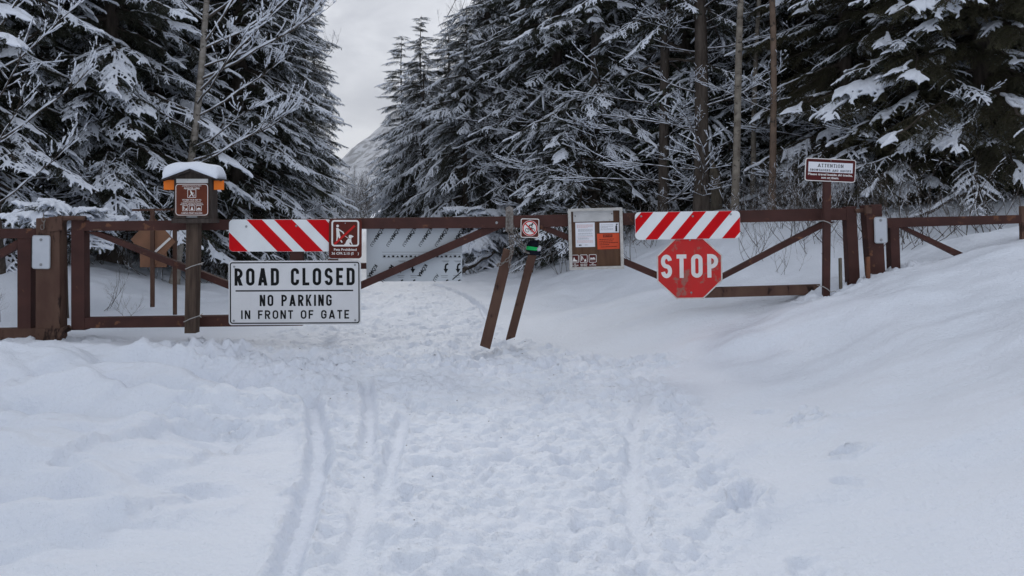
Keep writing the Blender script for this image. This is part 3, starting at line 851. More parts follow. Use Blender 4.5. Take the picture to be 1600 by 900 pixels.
# ------------------------------------------------------------------ STOP sign
t = thing('stop_sign', 'faded red octagonal sign reading STOP, hanging below the striped board', 'sign', at(1077.5, 419, GY - 0.03), (0, R(-0.8), 0))
def octagon(r): return [(r * math.cos(R(22.5 + 45 * k)) / math.cos(R(22.5)), r * math.sin(R(22.5 + 45 * k)) / math.cos(R(22.5))) for k in range(8)]
r_ = 51 * U
m_stop_white = mat('stop_letter_white', (0.78, 0.76, 0.75), 0.5, 0.2, var=(0.70, 0.67, 0.66), vscale=9)
m_weath = mat('sign_edge_white', (0.66, 0.63, 0.61), 0.5, 0.3, var=(0.50, 0.45, 0.42), vscale=12)
mb = MB(); mb.prism([(x, z * 0.94) for x, z in octagon(r_)], 0, 0.004, 0.001); mb.build('panel', m_weath, t)
mb = MB(); mb.flat([(x, z * 0.94) for x, z in octagon(r_ - 2.2 * U)], -0.0008); mb.build('red_face', m_red_old, t)
text_stroke(None, 'STOP', 0.0, -15.0 * U, 36.5 * U, 89 * U, 0.172, -0.0014, letters=(m_stop_white, t))
bolt(t, 1 * U, 44 * U, 0, 0.010); bolt(t, 2 * U, -38 * U, 0, 0.010)

# ------------------------------------------------------------------ pets sign
t = thing('pets_prohibited_sign', 'brown square sign with a walker and dog crossed by a red bar, reading Pets Prohibited', 'sign', at(539.5, 373, GY - 0.055), (0, R(0.2), 0))
panel(t, 51 * U, 61 * U, 0.03, m_brown_sign, 0.004)
sq = thing  # (readability)
cz_ = 8.5 * U
mb = MB(); mb.ring(rrect(43 * U, 41 * U, 0.028, 6, 0, cz_), rrect(38 * U, 36 * U, 0.016, 6, 0, cz_), -0.001); mb.build('border', m_sign_white, t)
mb = MB()
k_ = U * 0.089                           # zoomed picture units (900 px for 80 px)
def z_(x, y): return ((x - 450) * k_, (480 - y) * k_ - 0.004)
mb.flat([z_(*p) for p in reversed(circle(24, 12, 316, 250))], -0.0012)
def poly(mb, pts, y=-0.0012): mb.flat([z_(*p) for p in pts], y)
poly(mb, [(290, 285), (330, 285), (342, 330), (368, 450), (366, 470), (345, 478), (330, 430), (318, 470), (308, 522), (293, 520), (298, 450), (297, 380)])
sline(mb, [z_(*p) for p in ((325, 305), (410, 360), (425, 388))], 20 * k_, -0.0013)
sline(mb, [z_(*p) for p in ((445, 425), (500, 462))], 9 * k_, -0.0013)
sline(mb, [z_(*p) for p in ((372, 500), (395, 540))], 22 * k_, -0.0013)
poly(mb, [(510, 420), (525, 405), (556, 408), (598, 432), (580, 446), (562, 450), (556, 474), (512, 462)], -0.0012)
poly(mb, [(505, 468), (556, 478), (556, 520), (580, 575), (568, 584), (545, 545), (530, 535), (520, 555), (545, 582), (440, 586), (428, 566), (450, 560), (470, 510)], -0.0012)
mb.build('pictogram', m_sign_white, t)
mb = MB(); sline(mb, [z_(262, 570), z_(615, 245)], 36 * k_, -0.0018); mb.build('red_bar', m_red_line, t)
mb = MB()
text_font(mb, 'Pets Prohibited', 0, -18.6 * U, 5.3 * U, -0.0012, 35 * U, 0.02)
text_font(mb, '36 CFR 2.15 (S    )', 0, -24.6 * U, 5.3 * U, -0.0012, 42 * U, 0.02)
mb.build('lettering', m_sign_white, t)
bolt(t, 0, 24 * U, 0, 0.006)

# ------------------------------------------------------------------ filmed panel behind the brace
t = thing('filmed_panel', 'white plastic panel in printed protective film, fixed behind the gate brace', 'panel', at(647.5, 398, GY + 0.11), (0, 0, 0))
UP = (GY + 0.11) / FPX
mb = MB(); mb.prism([(-75 * UP, -42 * UP), (74.5 * UP, -41 * UP), (74.5 * UP, 42 * UP), (-75 * UP, 42 * UP)], 0, 0.012, 0.001); mb.build('panel', m_film, t)
mb = MB()
def film_word(px, py, txt, size, bold_=0.04):
    x, z = (px - 647.5) * UP, (398 - py) * UP
    text_font(mb, txt, x, z, size * UP, -0.0010, None, bold_, 'LEFT', R(238), 0.0)
for k in range(6):
    px = 596.0 + 25.2 * k
    film_word(px, 354.5, 'K\u00d6MA', 7.6); 
    if k < 5: film_word(px - 11.5, 373, 'ALU', 6.8, 0.012)
film_word(586, 412.5, 'K\u00d6MA', 7.6); film_word(601.5, 428.5, 'ALU', 6.8, 0.012); film_word(664, 412, 'K\u00d6MA', 7.6); film_word(682.5, 427.5, 'ALU', 6.8, 0.012)
film_word(611, 413, 'MA', 7.6)
mb.build('film_lettering', m_black, t)
mb = MB()
for px in (627, 646, 697.5, 716.5):      # curved arrows
    for (dz, s_) in ((0, 1.0), (-27, 1.0)):
        pts = [(px + 3.0, 412 - dz), (px - 0.5, 413.5 - dz), (px - 1.6, 417 - dz), (px - 1.2, 421 - dz)]
        if dz == 0:
            sline(mb, [((x - 647.5) * UP, (398 - y) * UP) for x, y in pts], 2.7 * UP, -0.0012)
            mb.flat([((x - 647.5) * UP, (398 - y) * UP) for x, y in ((px - 4.5, 420), (px - 1, 427), (px + 3, 420))], -0.0014)
        else:
            sline(mb, [((x - 647.5) * UP, (398 - y) * UP) for x, y in ((px + 3, 437.2), (px - 0.5, 438.6))], 2 * UP, -0.0012)
sline(mb, [((x - 647.5) * UP, (398 - y) * UP) for x, y in ((707, 437), (721, 424.5))], 1.6 * UP, -0.0012)
mb.build('arrow', m_black, t)
mb = MB()
def film_rect(x0, y0, x1, y1, yy=-0.001): mb.add([((x - 647.5) * UP, yy, (398 - y) * UP) for x, y in ((x0, y1), (x1, y1), (x1, y0), (x0, y0))], [(0, 1, 2, 3)])
film_rect(597, 393.6, 722, 394.3)
for k in range(9):
    x0 = 598 + 13.8 * k; film_rect(x0, 397.6, x0 + 12.4, 398.1, -0.0011); film_rect(x0, 402.6, x0 + 12.4, 403.1, -0.0012); film_rect(x0, 398.1, x0 + 0.5, 402.6, -0.0013)
mb.build('instruction_strip', m_grey_print, t)
mb = MB()
for k in range(9):
    x0 = 599 + 13.8 * k
    film_rect(x0, 399, x0 + 3.5, 402, -0.0014)
    mb.flat([((x - 647.5) * UP, (398 - y) * UP) for x, y in ((x0 + 6, 402), (x0 + 11, 402), (x0 + 8.5, 399))], -0.0014)
for x0 in (622, 642, 690, 709):
    film_rect(x0, 407.5, x0 + 12, 408, -0.001); film_rect(x0 + 2, 409, x0 + 11, 409.4, -0.001); film_rect(x0 - 1, 430.5, x0 + 10, 431.0, -0.001); film_rect(x0, 433, x0 + 9, 433.4, -0.001)
mb.build('instruction_icon', m_black, t)

# ------------------------------------------------------------------ round no-cycling sign
t = thing('no_cycling_sign', 'small maroon square sign with a crossed out cyclist in a red ring', 'sign', at(828, 356.5, GY - 0.02), (0, R(1.0), 0))
panel(t, 29 * U, 30 * U, 0.018, m_sign_white, 0.004)
mb = MB(); mb.flat(rrect(26.6 * U, 27.4 * U, 0.014, 6), -0.0008); mb.build('maroon_face', m_brown_sign, t)
mb = MB(); mb.flat(circle(12.2 * U, 32, 0, -0.2 * U), -0.0012); mb.build('white_disc', m_sign_white, t)
mb = MB(); mb.ring(circle(11.6 * U, 32, 0, -0.2 * U), circle(9.8 * U, 32, 0, -0.2 * U), -0.0016); mb.build('red_ring', m_red_line, t)
mb = MB()
for cx_ in (-4.2, 4.2): mb.ring(circle(3.3 * U, 16, cx_ * U, -3.2 * U), circle(2.5 * U, 16, cx_ * U, -3.2 * U), -0.0018)
for pts in (((-4.2, -3.2), (-1.2, 0.6), (3.2, 1.0), (4.2, -3.2)), ((-1.2, 0.6), (0.2, -3.0), (3.2, 1.0))):
    sline(mb, [(x * U, z * U) for x, z in pts], 0.7 * U, -0.0019)
sline(mb, [(x * U, z * U) for x, z in ((-1.8, 1.6), (-0.4, 4.6), (2.4, 5.2), (3.6, 2.6))], 1.7 * U, -0.0021)
sline(mb, [(x * U, z * U) for x, z in ((-1.4, 1.6), (0.9, -0.2), (0.2, -3.2))], 1.5 * U, -0.0022)
mb.flat(circle(1.5 * U, 12, 4.0 * U, 6.6 * U), -0.0021)
mb.build('pictogram', m_black, t)
mb = MB(); sline(mb, [(-7.4 * U, 7.0 * U), (7.4 * U, -7.4 * U)], 1.9 * U, -0.0026); mb.build('red_bar', m_red_line, t)
bolt(t, 0, 13 * U, 0, 0.006)

# ------------------------------------------------------------------ bulletin board
t = thing('bulletin_board', 'framed wooden bulletin board with paper notices, mounted on the gate left of the stop sign', 'board', at(931, 373, GY - 0.05), (0, R(-1.6), 0))
bw, bh, ft = 84 * U, 95 * U, 4.4 * U
mb = MB(); mb.box((0, 0.02, 0), (bw - ft, 0.015, bh - ft)); mb.build('back_board', m_board, t)
for q in ([(-bw / 2, -bh / 2), (-bw / 2 + ft, -bh / 2 + ft), (-bw / 2 + ft, bh / 2 - ft), (-bw / 2, bh / 2)],
          [(bw / 2, -bh / 2), (bw / 2, bh / 2), (bw / 2 - ft, bh / 2 - ft), (bw / 2 - ft, -bh / 2 + ft)],
          [(-bw / 2 + .001, bh / 2), (-bw / 2 + ft + .001, bh / 2 - ft), (bw / 2 - ft - .001, bh / 2 - ft), (bw / 2 - .001, bh / 2)],
          [(-bw / 2 + .001, -bh / 2), (bw / 2 - .001, -bh / 2), (bw / 2 - ft - .001, -bh / 2 + ft), (-bw / 2 + ft + .001, -bh / 2 + ft)]):
    a_ = sum(q[i][0] * q[(i + 1) % 4][1] - q[(i + 1) % 4][0] * q[i][1] for i in range(4))
    if a_ < 0: q = q[::-1]
    mb = MB(); mb.prism(q, -0.02, 0.03, 0.002); mb.build('frame_rail', m_board_frame, t)
FRONT = 0.0125
mb = MB(); mb.box((-3.0 * U, FRONT - 0.004, 36.3 * U), (62 * U, 0.003, 19 * U)); o = mb.build('metal_strip', m_metal_strip, t)
bolt(t, -31 * U, 36 * U, FRONT - 0.006, 0.005, m_black); bolt(t, 26 * U, 38 * U, FRONT - 0.006, 0.005, m_black)
def paper(name, cx, cz, w2, h2, m, rot=0):
    o = MB(); o.box((0, 0, 0), (w2 * U, 0.002, h2 * U)); p = o.build(name, m, t)
    p.location = (cx * U, FRONT - 0.003, cz * U); p.rotation_euler = (0, R(rot), 0); return p
p1 = paper('notice_sheet', -16.2, 6.5, 30, 38, m_paper, 0.5)
p2 = paper('notice_sheet', 21.5, 16.5, 30, 15.5, m_paper, 0.5)
p3 = paper('orange_notice', 19.5, -4.5, 34.5, 24.5, m_orange_paper, -0.5)
def hlines(par, x0, x1, rows, m, hgt, rr, name='lettering', frag=True):
    mb = MB()
    for z in rows:
        x = x0
        end = x1 if rr.random() < 0.6 else x0 + (x1 - x0) * rr.uniform(0.5, 0.95)
        while x < end - 0.4:
            l_ = min(rr.uniform(1.2, 3.4), end - x)
            mb.add([(x * U, -0.0015, (z - hgt / 2) * U), ((x + l_) * U, -0.0015, (z - hgt / 2) * U), ((x + l_) * U, -0.0015, (z + hgt / 2) * U), (x * U, -0.0015, (z + hgt / 2) * U)], [(0, 1, 2, 3)])
            x += l_ + 0.5
    mb.build(name, m, par)
rr = random.Random(3)
hlines(p1, -13, 12, [15.5, 14, 12.5, 11], m_pink_print, 0.65, rr, 'red_print')
hlines(p1, -11, 12, [8.5, 7, 5.5, 2.6, 1.2, -1.5, -5, -6.5], m_grey_print, 0.6, rr, 'grey_text')
hlines(p1, -13, 12, [-3.2, -9, -10.5, -12], m_pink_print, 0.5, rr, 'red_print')
hlines(p1, -10, -6, [-15.5, -16.5], m_black, 0.9, rr, 'logo')
hlines(p1, -1, 4, [-15.8], m_grey_print, 0.9, rr, 'logo')
hlines(p2, -13.5, 6, [4.5, 2.2, 0.6, -1.6, -3.2], m_grey_print, 0.6, rr, 'grey_text')
mb = MB()                               # spray can drawing
mb.flat([(x * U, z * U) for x, z in ((9.5, -6), (12.2, -6), (12.2, 2.6), (9.5, 2.6))], -0.0015)
sline(mb, [(x * U, z * U) for x, z in ((11, 2.6), (11, 5.4), (13.6, 5.2))], 1.2 * U, -0.0017)
mb.build('spray_can_drawing', m_black, p2)
mb = MB(); mb.add([(-8 * U, -0.0014, 6.2 * U), (6.5 * U, -0.0014, 6.2 * U), (6.5 * U, -0.0014, 10.6 * U), (-8 * U, -0.0014, 10.6 * U)], [(0, 1, 2, 3)]); mb.build('heading_block', m_dark_orange_ink, p3)
mb = MB(); text_stroke(mb, 'NOTICE', -0.8 * U, 7.2 * U, 2.5 * U, 12 * U, 0.2, -0.0018); mb.build('lettering', m_orange_paper, p3)
hlines(p3, -14, 14.5, [3.2, 0.4, -2.4, -5.2], m_dark_orange_ink, 1.0, rr, 'notice_text'); hlines(p3, -12, 13, [-8.6], m_dark_orange_ink, 1.0, rr, 'notice_text')
mb = MB(); mb.box((-20 * U, FRONT - 0.002, -35.5 * U), (41 * U, 0.003, 21 * U)); mb.build('rules_panel', m_maroon, t)
for k, cx_ in enumerate((-33.2, -19.6, -5.6)):
    mb = MB(); mb.ring(rrect(11.8 * U, 12.6 * U, 0.010, 4, cx_ * U, -30.5 * U), rrect(10.4 * U, 11.2 * U, 0.007, 4, cx_ * U, -30.5 * U), FRONT - 0.0045)
    y_ = FRONT - 0.0048
    if k == 0:
        mb.flat([((cx_ + a) * U, (-30.5 + b_) * U) for a, b_ in ((-4, -4), (4, -4.2), (3.6, -2.6), (0.4, -1), (-1.2, 3), (-2.4, 0))], y_)
    elif k == 1:
        mb.flat([((cx_ + a) * U, (-30.5 + b_) * U) for a, b_ in ((-3.8, -3), (-2.6, -3), (-1.6, 2), (-2.4, 4.4), (-3.6, 4.2))], y_)
        sline(mb, [((cx_ + a) * U, (-30.5 + b_) * U) for a, b_ in ((-2.2, 2.6), (0.6, -1.6))], 0.6 * U, y_)
        mb.flat([((cx_ + a) * U, (-30.5 + b_) * U) for a, b_ in ((0.2, -4.4), (4, -4.4), (3.2, -0.6), (2, -0.6))], y_ - 0.0003)
    else:
        mb.flat([((cx_ + a) * U, (-30.5 + b_) * U) for a, b_ in ((-4.2, -0.8), (4.2, -0.8), (3.2, 0.6), (1.6, 1.8), (-0.6, 0.6), (-3, 1.6))], y_)
        sline(mb, [((cx_ + a) * U, (-30.5 + b_) * U) for a, b_ in ((-4, -2), (4, -2))], 0.7 * U, y_ - 0.0003)
    for (txt, dz) in ((('NO', -39.4), ('MOTORIZED', -41.6), ('USE', -43.6)), (('NO PETS', -40.2), ('ON TRAIL', -42.4)), (('NO', -39.4), ('SNOWMOBILE', -41.6)))[k]:
        text_font(mb, txt, cx_ * U, dz * U, 2.6 * U, y_, min(10.5, len(txt) * 1.5) * U, 0.03)
    mb.build('pictogram_square', m_sign_white, t)

# ------------------------------------------------------------------ register box on its post
PY = GY - 0.16
b = at(299, 520, PY)
t = thing('register_post', 'dark square wooden post wired to the gate, under the trail register box', 'post', b)
bar('post', m_post_wood, t, b, [(291, 343), (309, 343), (305, 521), (288, 521)], PY, 0.10, 0.004)
def tie(px, py, Y, par, base, w_px=17, slope=5, name='wire_tie', loose=True):
    mb = MB()
    a = at(px - w_px / 2 - 1, py + slope / 2, Y - 0.012) - base; c_ = at(px + w_px / 2 + 1, py - slope / 2, Y - 0.012) - base
    mb.tube([a + Vector((-0.005, 0.12, 0)), a + Vector((-0.006, 0.01, 0)), a, a * 0.5 + c_ * 0.5 + Vector((0, -0.004, 0.004)), c_, c_ + Vector((0.006, 0.02, 0)), c_ + Vector((0.006, 0.13, 0.01))], 0.0042, 5)
    if loose: mb.tube([c_, c_ + Vector((0.03, -0.012, 0.012)), c_ + Vector((0.05, -0.005, -0.004))], 0.0036, 5)
    return mb.build(name, m_wire, par)
tie(299, 417, PY, t, b, 16, 7); tie(297, 499, PY, t, b, 17, 8)

c = at(301, 345, PY - 0.06)
t = thing('register_box', 'dark wooden trail register box with gabled shingle roof and brown instruction sign', 'box', c)
k = U * (PY - 0.06) / GY * 1.0
def q(px, py): return ((px - 301) * k, (345 - py) * k)
mb = MB(); mb.prism([q(271, 342), q(332, 342), q(331, 276), q(301, 266), q(272, 276)], 0, 0.13, 0.004); mb.build('box_body', m_box_wood, t)
mb = MB(); mb.prism([q(269, 348.5), q(333, 348.5), q(333, 341.5), q(269, 341.5)], -0.02, 0.15, 0.003); mb.build('base_board', m_box_wood, t)
mb = MB(); mb.prism([q(276, 341), q(326.5, 341), q(325.5, 283), q(276.5, 283)], -0.012, 0.001, 0.003); mb.build('door', m_box_wood, t)
for (x0, x1) in ((298.8, 255), (299.2, 346)):
    mb = MB()
    s_ = -1 if x1 < 300 else 1
    pts = [q(300, 264), q(x1, 280.5), q(x1, 283.0), q(300, 268)]
    if s_ > 0: pts = [pts[0], pts[3], pts[2], pts[1]]
    mb.prism(pts, -0.05, 0.18, 0.002); mb.build('roof_slope', m_shingle, t)
mb = MB(); mb.prism(rrect(52 * k, 50.5 * k, 0.03, 6, *[(0.0), q(0, 312)[1]]), -0.018, -0.0125, 0.001)
sgn = mb.build('instruction_sign', m_register_sign, t)
sx = 0.0
mb = MB(); mb.ring(rrect(50.6 * k, 49 * k, 0.028, 6, 0, q(0, 312)[1]), rrect(48.8 * k, 47.2 * k, 0.024, 6, 0, q(0, 312)[1]), -0.0188); mb.build('sign_border', m_sign_white, sgn)
mb = MB()
ly = -0.0189
def line(txt, py, size, width): text_font(mb, txt, 0, q(0, py)[1], size * k, ly, width * k, 0.02)
line('ONE PERSON FROM EACH PARTY', 291.4, 2.3, 30)
line('REGISTER HERE', 295.6, 3.7, 24)
line('WE NEED YOUR HELP TO:', 313.4, 3.0, 30)
line('COMPILE WINTER USE DATA', 316.0, 2.0, 28); line('FORECAST TRENDS FOR PLANNING', 318.2, 2.0, 33); line('PROTECT ENVIRONMENT & RESOURCES', 320.4, 2.0, 36)
line('CAMPING PERMIT REQUIRED', 334.0, 3.0, 33)
mb.build('lettering', m_sign_white, sgn)
mb = MB()
mb.ring(rrect(13.4 * k, 13 * k, 0.006, 4, 0, q(0, 302.6)[1]), rrect(12.0 * k, 11.6 * k, 0.004, 4, 0, q(0, 302.6)[1]), ly)
def pk(a, b_): return (a * k, q(0, 302.6)[1] + b_ * k)
mb.flat(circle(1.1 * k, 10, *pk(-1.6, 4.0)), ly)
sline(mb, [pk(-1.4, 2.8), pk(0.6, -0.4)], 2.6 * k, ly - 0.0002)
sline(mb, [pk(0.4, -0.4), pk(2.6, -4.8)], 1.3 * k, ly - 0.0004); sline(mb, [pk(0.0, -0.4), pk(-2.0, -2.6), pk(-3.6, -4.8)], 1.3 * k, ly - 0.0005)
sline(mb, [pk(-0.6, 1.8), pk(2.2, 0.6)], 0.9 * k, ly - 0.0006); sline(mb, [pk(2.6, 1.8), pk(4.4, -4.8)], 0.5 * k, ly)
for j, cx_ in enumerate((-10.2, 0.2, 10.8)):
    cz2 = q(0, 325.4)[1]
    mb.ring(rrect(8.8 * k, 8.6 * k, 0.004, 4, cx_ * k, cz2), rrect(7.6 * k, 7.4 * k, 0.003, 4, cx_ * k, cz2), ly)
    P2 = lambda a, b_: ((cx_ + a) * k, cz2 + b_ * k)
    if j == 0:
        sline(mb, [P2(-2.6, 2.8), P2(-2.2, -2.8)], 1.1 * k, ly); sline(mb, [P2(-2.2, 1.4), P2(0.4, -1)], 0.5 * k, ly - 0.0002); mb.flat([P2(-0.6, -2.8), P2(2.8, -2.8), P2(3, 0.4), P2(1.4, -0.6)], ly - 0.0003)
    elif j == 1:
        mb.flat([P2(-2.4, -2.8), P2(2.4, -2.8), P2(1.6, -1.0), P2(0.4, 3), P2(-1.0, 0.6), P2(-1.4, -1)], ly)
    else:
        mb.flat([P2(-3.2, -2.2), P2(3.2, -2.2), P2(3.0, -0.6), P2(1.0, 0.2), P2(0.4, 1.6), P2(-0.8, 0.2), P2(-3, -0.8)], ly)
mb.build('pictogram', m_sign_white, sgn)
mb = MB(); mb.prism([q(276.5, 286), q(326, 286), q(326, 279.5), q(276.5, 279.5)], -0.016, -0.011, 0.001); mb.build('metal_strip', m_metal_strip, t)
mb = MB(); mb.tube([(q(293, 0)[0], -0.016, q(0, 341)[1] + 0.012), (q(296, 0)[0], -0.03, q(0, 341)[1] + 0.012), (q(306, 0)[0], -0.03, q(0, 341)[1] + 0.012), (q(309, 0)[0], -0.016, q(0, 341)[1] + 0.012)], 0.006, 6); mb.build('door_pull', m_steel, t)
for (x0, x1, y0, y1) in ((254, 270.5, 281, 296.5), (332.5, 348, 282, 296.5)):
    mb = MB(); mb.prism([q(x0, y1), q(x1, y1), q(x1, y0), q(x0, y0)], 0.02, 0.035, 0.002); mb.build('orange_flap', m_orange, t)

# snow on the box: a soft lump
def snow_lump(name, label, c, prof, y0, y1, par=None, seed=0):
    """prof: list of (x, z_low, z_high)"""
    n, m_ = len(prof), 9
    vs, fs = [], []
    for j in range(m_ + 1):
        v = j / m_; y = y0 + (y1 - y0) * v
        e = (1 - abs(2 * v - 1) ** 4) ** 0.5 if 0 < v < 1 else 0
        for i, (x, zl, zh) in enumerate(prof):
            nse = 0.004 * math.sin(x * 31 + y * 17 + seed)
            xx = x * (0.93 + 0.07 * e)
            vs.append((xx, y, zl + (zh - zl) * (0.25 + 0.75 * e) + nse))
    for j in range(m_ + 1):
        for i, (x, zl, zh) in enumerate(prof): vs.append((x * 0.97, y0 + (y1 - y0) * j / m_, zl))
    o = n * (m_ + 1)
    for j in range(m_):
        for i in range(n - 1):
            a = j * n + i
            fs.append((a, a + 1, a + n + 1, a + n)); fs.append((o + a, o + a + n, o + a + n + 1, o + a + 1))
    for i in range(n - 1): fs.append((i, o + i, o + i + 1, i + 1)); a = m_ * n + i; fs.append((a, a + 1, o + a + 1, o + a))
    for j in range(m_):
        a = j * n; fs.append((a, a + n, o + a + n, o + a)); a = j * n + n - 1; fs.append((a, o + a, o + a + n, a + n))
    mb = MB(); mb.add([(x + 0, y, z) for x, y, z in vs], fs)
    ob = mb.build(name, m_snow, par, smooth=True)
    ob.location = c
    if label: tag(ob, label, 'snow')
    return ob
prof = []
for i in range(25):
    px = 255.5 + 88 * i / 24
    roof = 264 + abs(px - 300) * (16.5 / 45)
    top = 252.5 + max(0, abs(px - 296) - 8) ** 1.5 * 0.032
    e = min(1, (min(px - 255.5, 343.5 - px)) / 5.0)
    top = top + (1 - e ** 0.5 if e > 0 else 1) * 9
    top = min(top, roof - 2)
    prof.append((q(px, 0)[0], q(0, roof)[1] + 0.001, q(0, top)[1]))
snow_lump('snow_cap', 'smooth rounded cap of snow on the gabled roof of the register box', c, prof, -0.06, 0.19)

# ------------------------------------------------------------------ attention sign and its thin post
AY = GY - 0.14
b = at(1292, 473, AY)
t = thing('attention_sign', 'brown and white sign on a slim brown post reading ATTENTION', 'sign', b)
bar('sign_post', m_brown, t, b, [(1288, 282), (1299, 282), (1297, 476), (1287, 476)], AY, 0.045, 0.003)
pv = MB(); w3, h3 = 77.5 * U, 35 * U
c_ = at(1297.5, 266, AY - 0.008) - b
kk = U * AY / GY
pan = MB(); pan.prism(rrect(w3, h3, 0.024, 6), 0, 0.005, 0.001); pn = pan.build('sign_panel', m_sign_white, t)
pn.location = c_; pn.rotation_euler = (0, R(2.6), 0)
mb = MB(); mb.flat(rrect(w3 - 2.4 * U, h3 - 2.4 * U, 0.019, 6), -0.0008); mb.build('maroon_face', m_maroon, pn)
mb = MB(); mb.add([(x * U, -0.0014, z * U) for x, z in ((-34, -3.4), (34, -3.4), (34, 11.8), (-34, 11.8))], [(0, 1, 2, 3)]); mb.build('white_band', m_paper, pn)
mb = MB(); text_stroke(mb, 'ATTENTION', 0, 4.4 * U, 5.0 * U, 39 * U, 0.17, -0.0018, slab=True)
text_stroke(mb, 'SNOWSHOERS AND HIKERS', 0, -1.9 * U, 3.2 * U, 63 * U, 0.19, -0.0018, slab=True); mb.build('lettering', m_black, pn)
mb = MB(); text_font(mb, 'Please travel beside ski tracks,', 0, -8.4 * U, 4.6 * U, -0.0016, 68 * U, 0.03)
text_font(mb, 'not on them.', 0, -13.2 * U, 4.6 * U, -0.0016, 27 * U, 0.03); mb.build('lettering', m_sign_white, pn)
bolt(pn, 0, 14.4 * U, -0.001, 0.005); bolt(pn, 0, -15.2 * U, -0.001, 0.005)
tie(1294, 348, AY, t, b, 11, -6); tie(1292, 452, AY, t, b, 11, -9)

# ------------------------------------------------------------------ stakes
def stake(quad, Y, m, label):
    b = at(quad[3][0], quad[3][1], Y)
    mb = MB(); bar_px(mb, [quad[0], quad[1], (quad[2][0], quad[2][1] + 12), (quad[3][0], quad[3][1] + 12)], Y, 0.03, b, 0.002)
    o = mb.build('wooden_stake', m); o.location = b; tag(o, label, 'stake')
stake([(1312, 404), (1315.5, 403), (1317, 465), (1313.5, 465)], GY - 0.12, m_stake, 'thin grey wooden stake in the snow just right of the slim sign post')
stake([(1354.5, 402), (1359.5, 401), (1361, 462), (1355.5, 462)], GY - 0.14, m_stake_brown, 'orange brown wooden stake leaning on the right gate post')

# ------------------------------------------------------------------ leaning posts
def leaning(quad, Y, label, dy=0.0):
    b = at((quad[2][0] + quad[3][0]) / 2, quad[2][1], Y)
    t = thing('leaning_post', label, 'post', b)
    dx = (quad[2][0] - quad[1][0]) * 0.09; 
    q2 = [quad[0], quad[1], (quad[2][0] + dx * .4, quad[2][1] + 6), (quad[3][0] + dx * .4, quad[3][1] + 6)]
    mb = MB(); bar_px(mb, q2, Y, 0.10, b, 0.005); mb.build('post', m_brown_worn, t)
    return t, b
lp1, _ = leaning([(787, 388), (802.5, 393), (767, 540), (751, 534)], GY - 0.15, 'leaning brown post wrapped in chain, left of the one wearing the hat')
lp2, _ = leaning([(826, 396), (838.5, 398), (806, 521), (791.5, 526)], GY + 0.05, 'leaning brown post with a dark knit hat pulled over its top')

# hat
hb = at(832, 398, GY + 0.09)
t = thing('knit_hat', 'dark navy knit hat with a bright green band on the leaning post', 'hat', hb, (0, R(4), 0))
def lathe(prof, seg=24, squash=1.0, wob=0.0, seed=0):
    mb = MB(); vs, fs = [], []
    for (r, z, ox) in prof:
        for k in range(seg):
            a = 2 * PI * k / seg
            rr_ = r * (1 + wob * math.sin(3 * a + z * 30 + seed) + wob * 0.6 * math.sin(7 * a + seed))
            vs.append((ox + rr_ * math.cos(a), rr_ * math.sin(a) * squash, z))
    for i in range(len(prof) - 1):
        for k in range(seg): fs.append((i * seg + k, i * seg + (k + 1) % seg, (i + 1) * seg + (k + 1) % seg, (i + 1) * seg + k))
    fs += [tuple(reversed(range(seg))), tuple(range((len(prof) - 1) * seg, len(prof) * seg))]
    mb.add(vs, fs); return mb
h_ = U
lathe([(11.3 * h_, 0, 0), (12.2 * h_, 0.6 * h_, 0), (12.0 * h_, 5 * h_, 0), (11.0 * h_, 7.6 * h_, 0)], 28, 0.8, 0.03, 1).build('turned_up_cuff', m_hat, t, smooth=True)
lathe([(11.4 * h_, 7.4 * h_, 0), (10.8 * h_, 8.2 * h_, 0), (10.2 * h_, 12.4 * h_, -0.2 * h_), (9.6 * h_, 13.2 * h_, -0.3 * h_)], 28, 0.8, 0.03, 1).build('green_band', m_hat_green, t, smooth=True)
lathe([(9.9 * h_, 12.6 * h_, 0), (9.7 * h_, 15 * h_, 0), (8.6 * h_, 19 * h_, 0.2 * h_), (6.2 * h_, 22 * h_, 0.8 * h_), (2.5 * h_, 23.8 * h_, 1.2 * h_), (0.4 * h_, 24 * h_, 1.2 * h_)], 28, 0.8, 0.05, 2).build('crown_of_hat', m_hat, t, smooth=True)
mb = MB(); mb.tube([(7.2 * h_, -8.0 * h_, 8 * h_), (9.4 * h_, -6.2 * h_, 9.5 * h_), (10.6 * h_, -4.2 * h_, 12.5 * h_), (9.6 * h_, -4.6 * h_, 15.5 * h_)], [2.0 * h_, 3.3 * h_, 3.0 * h_, 1.2 * h_], 8)
mb.build('white_patch', m_hat_white, t, smooth=True)

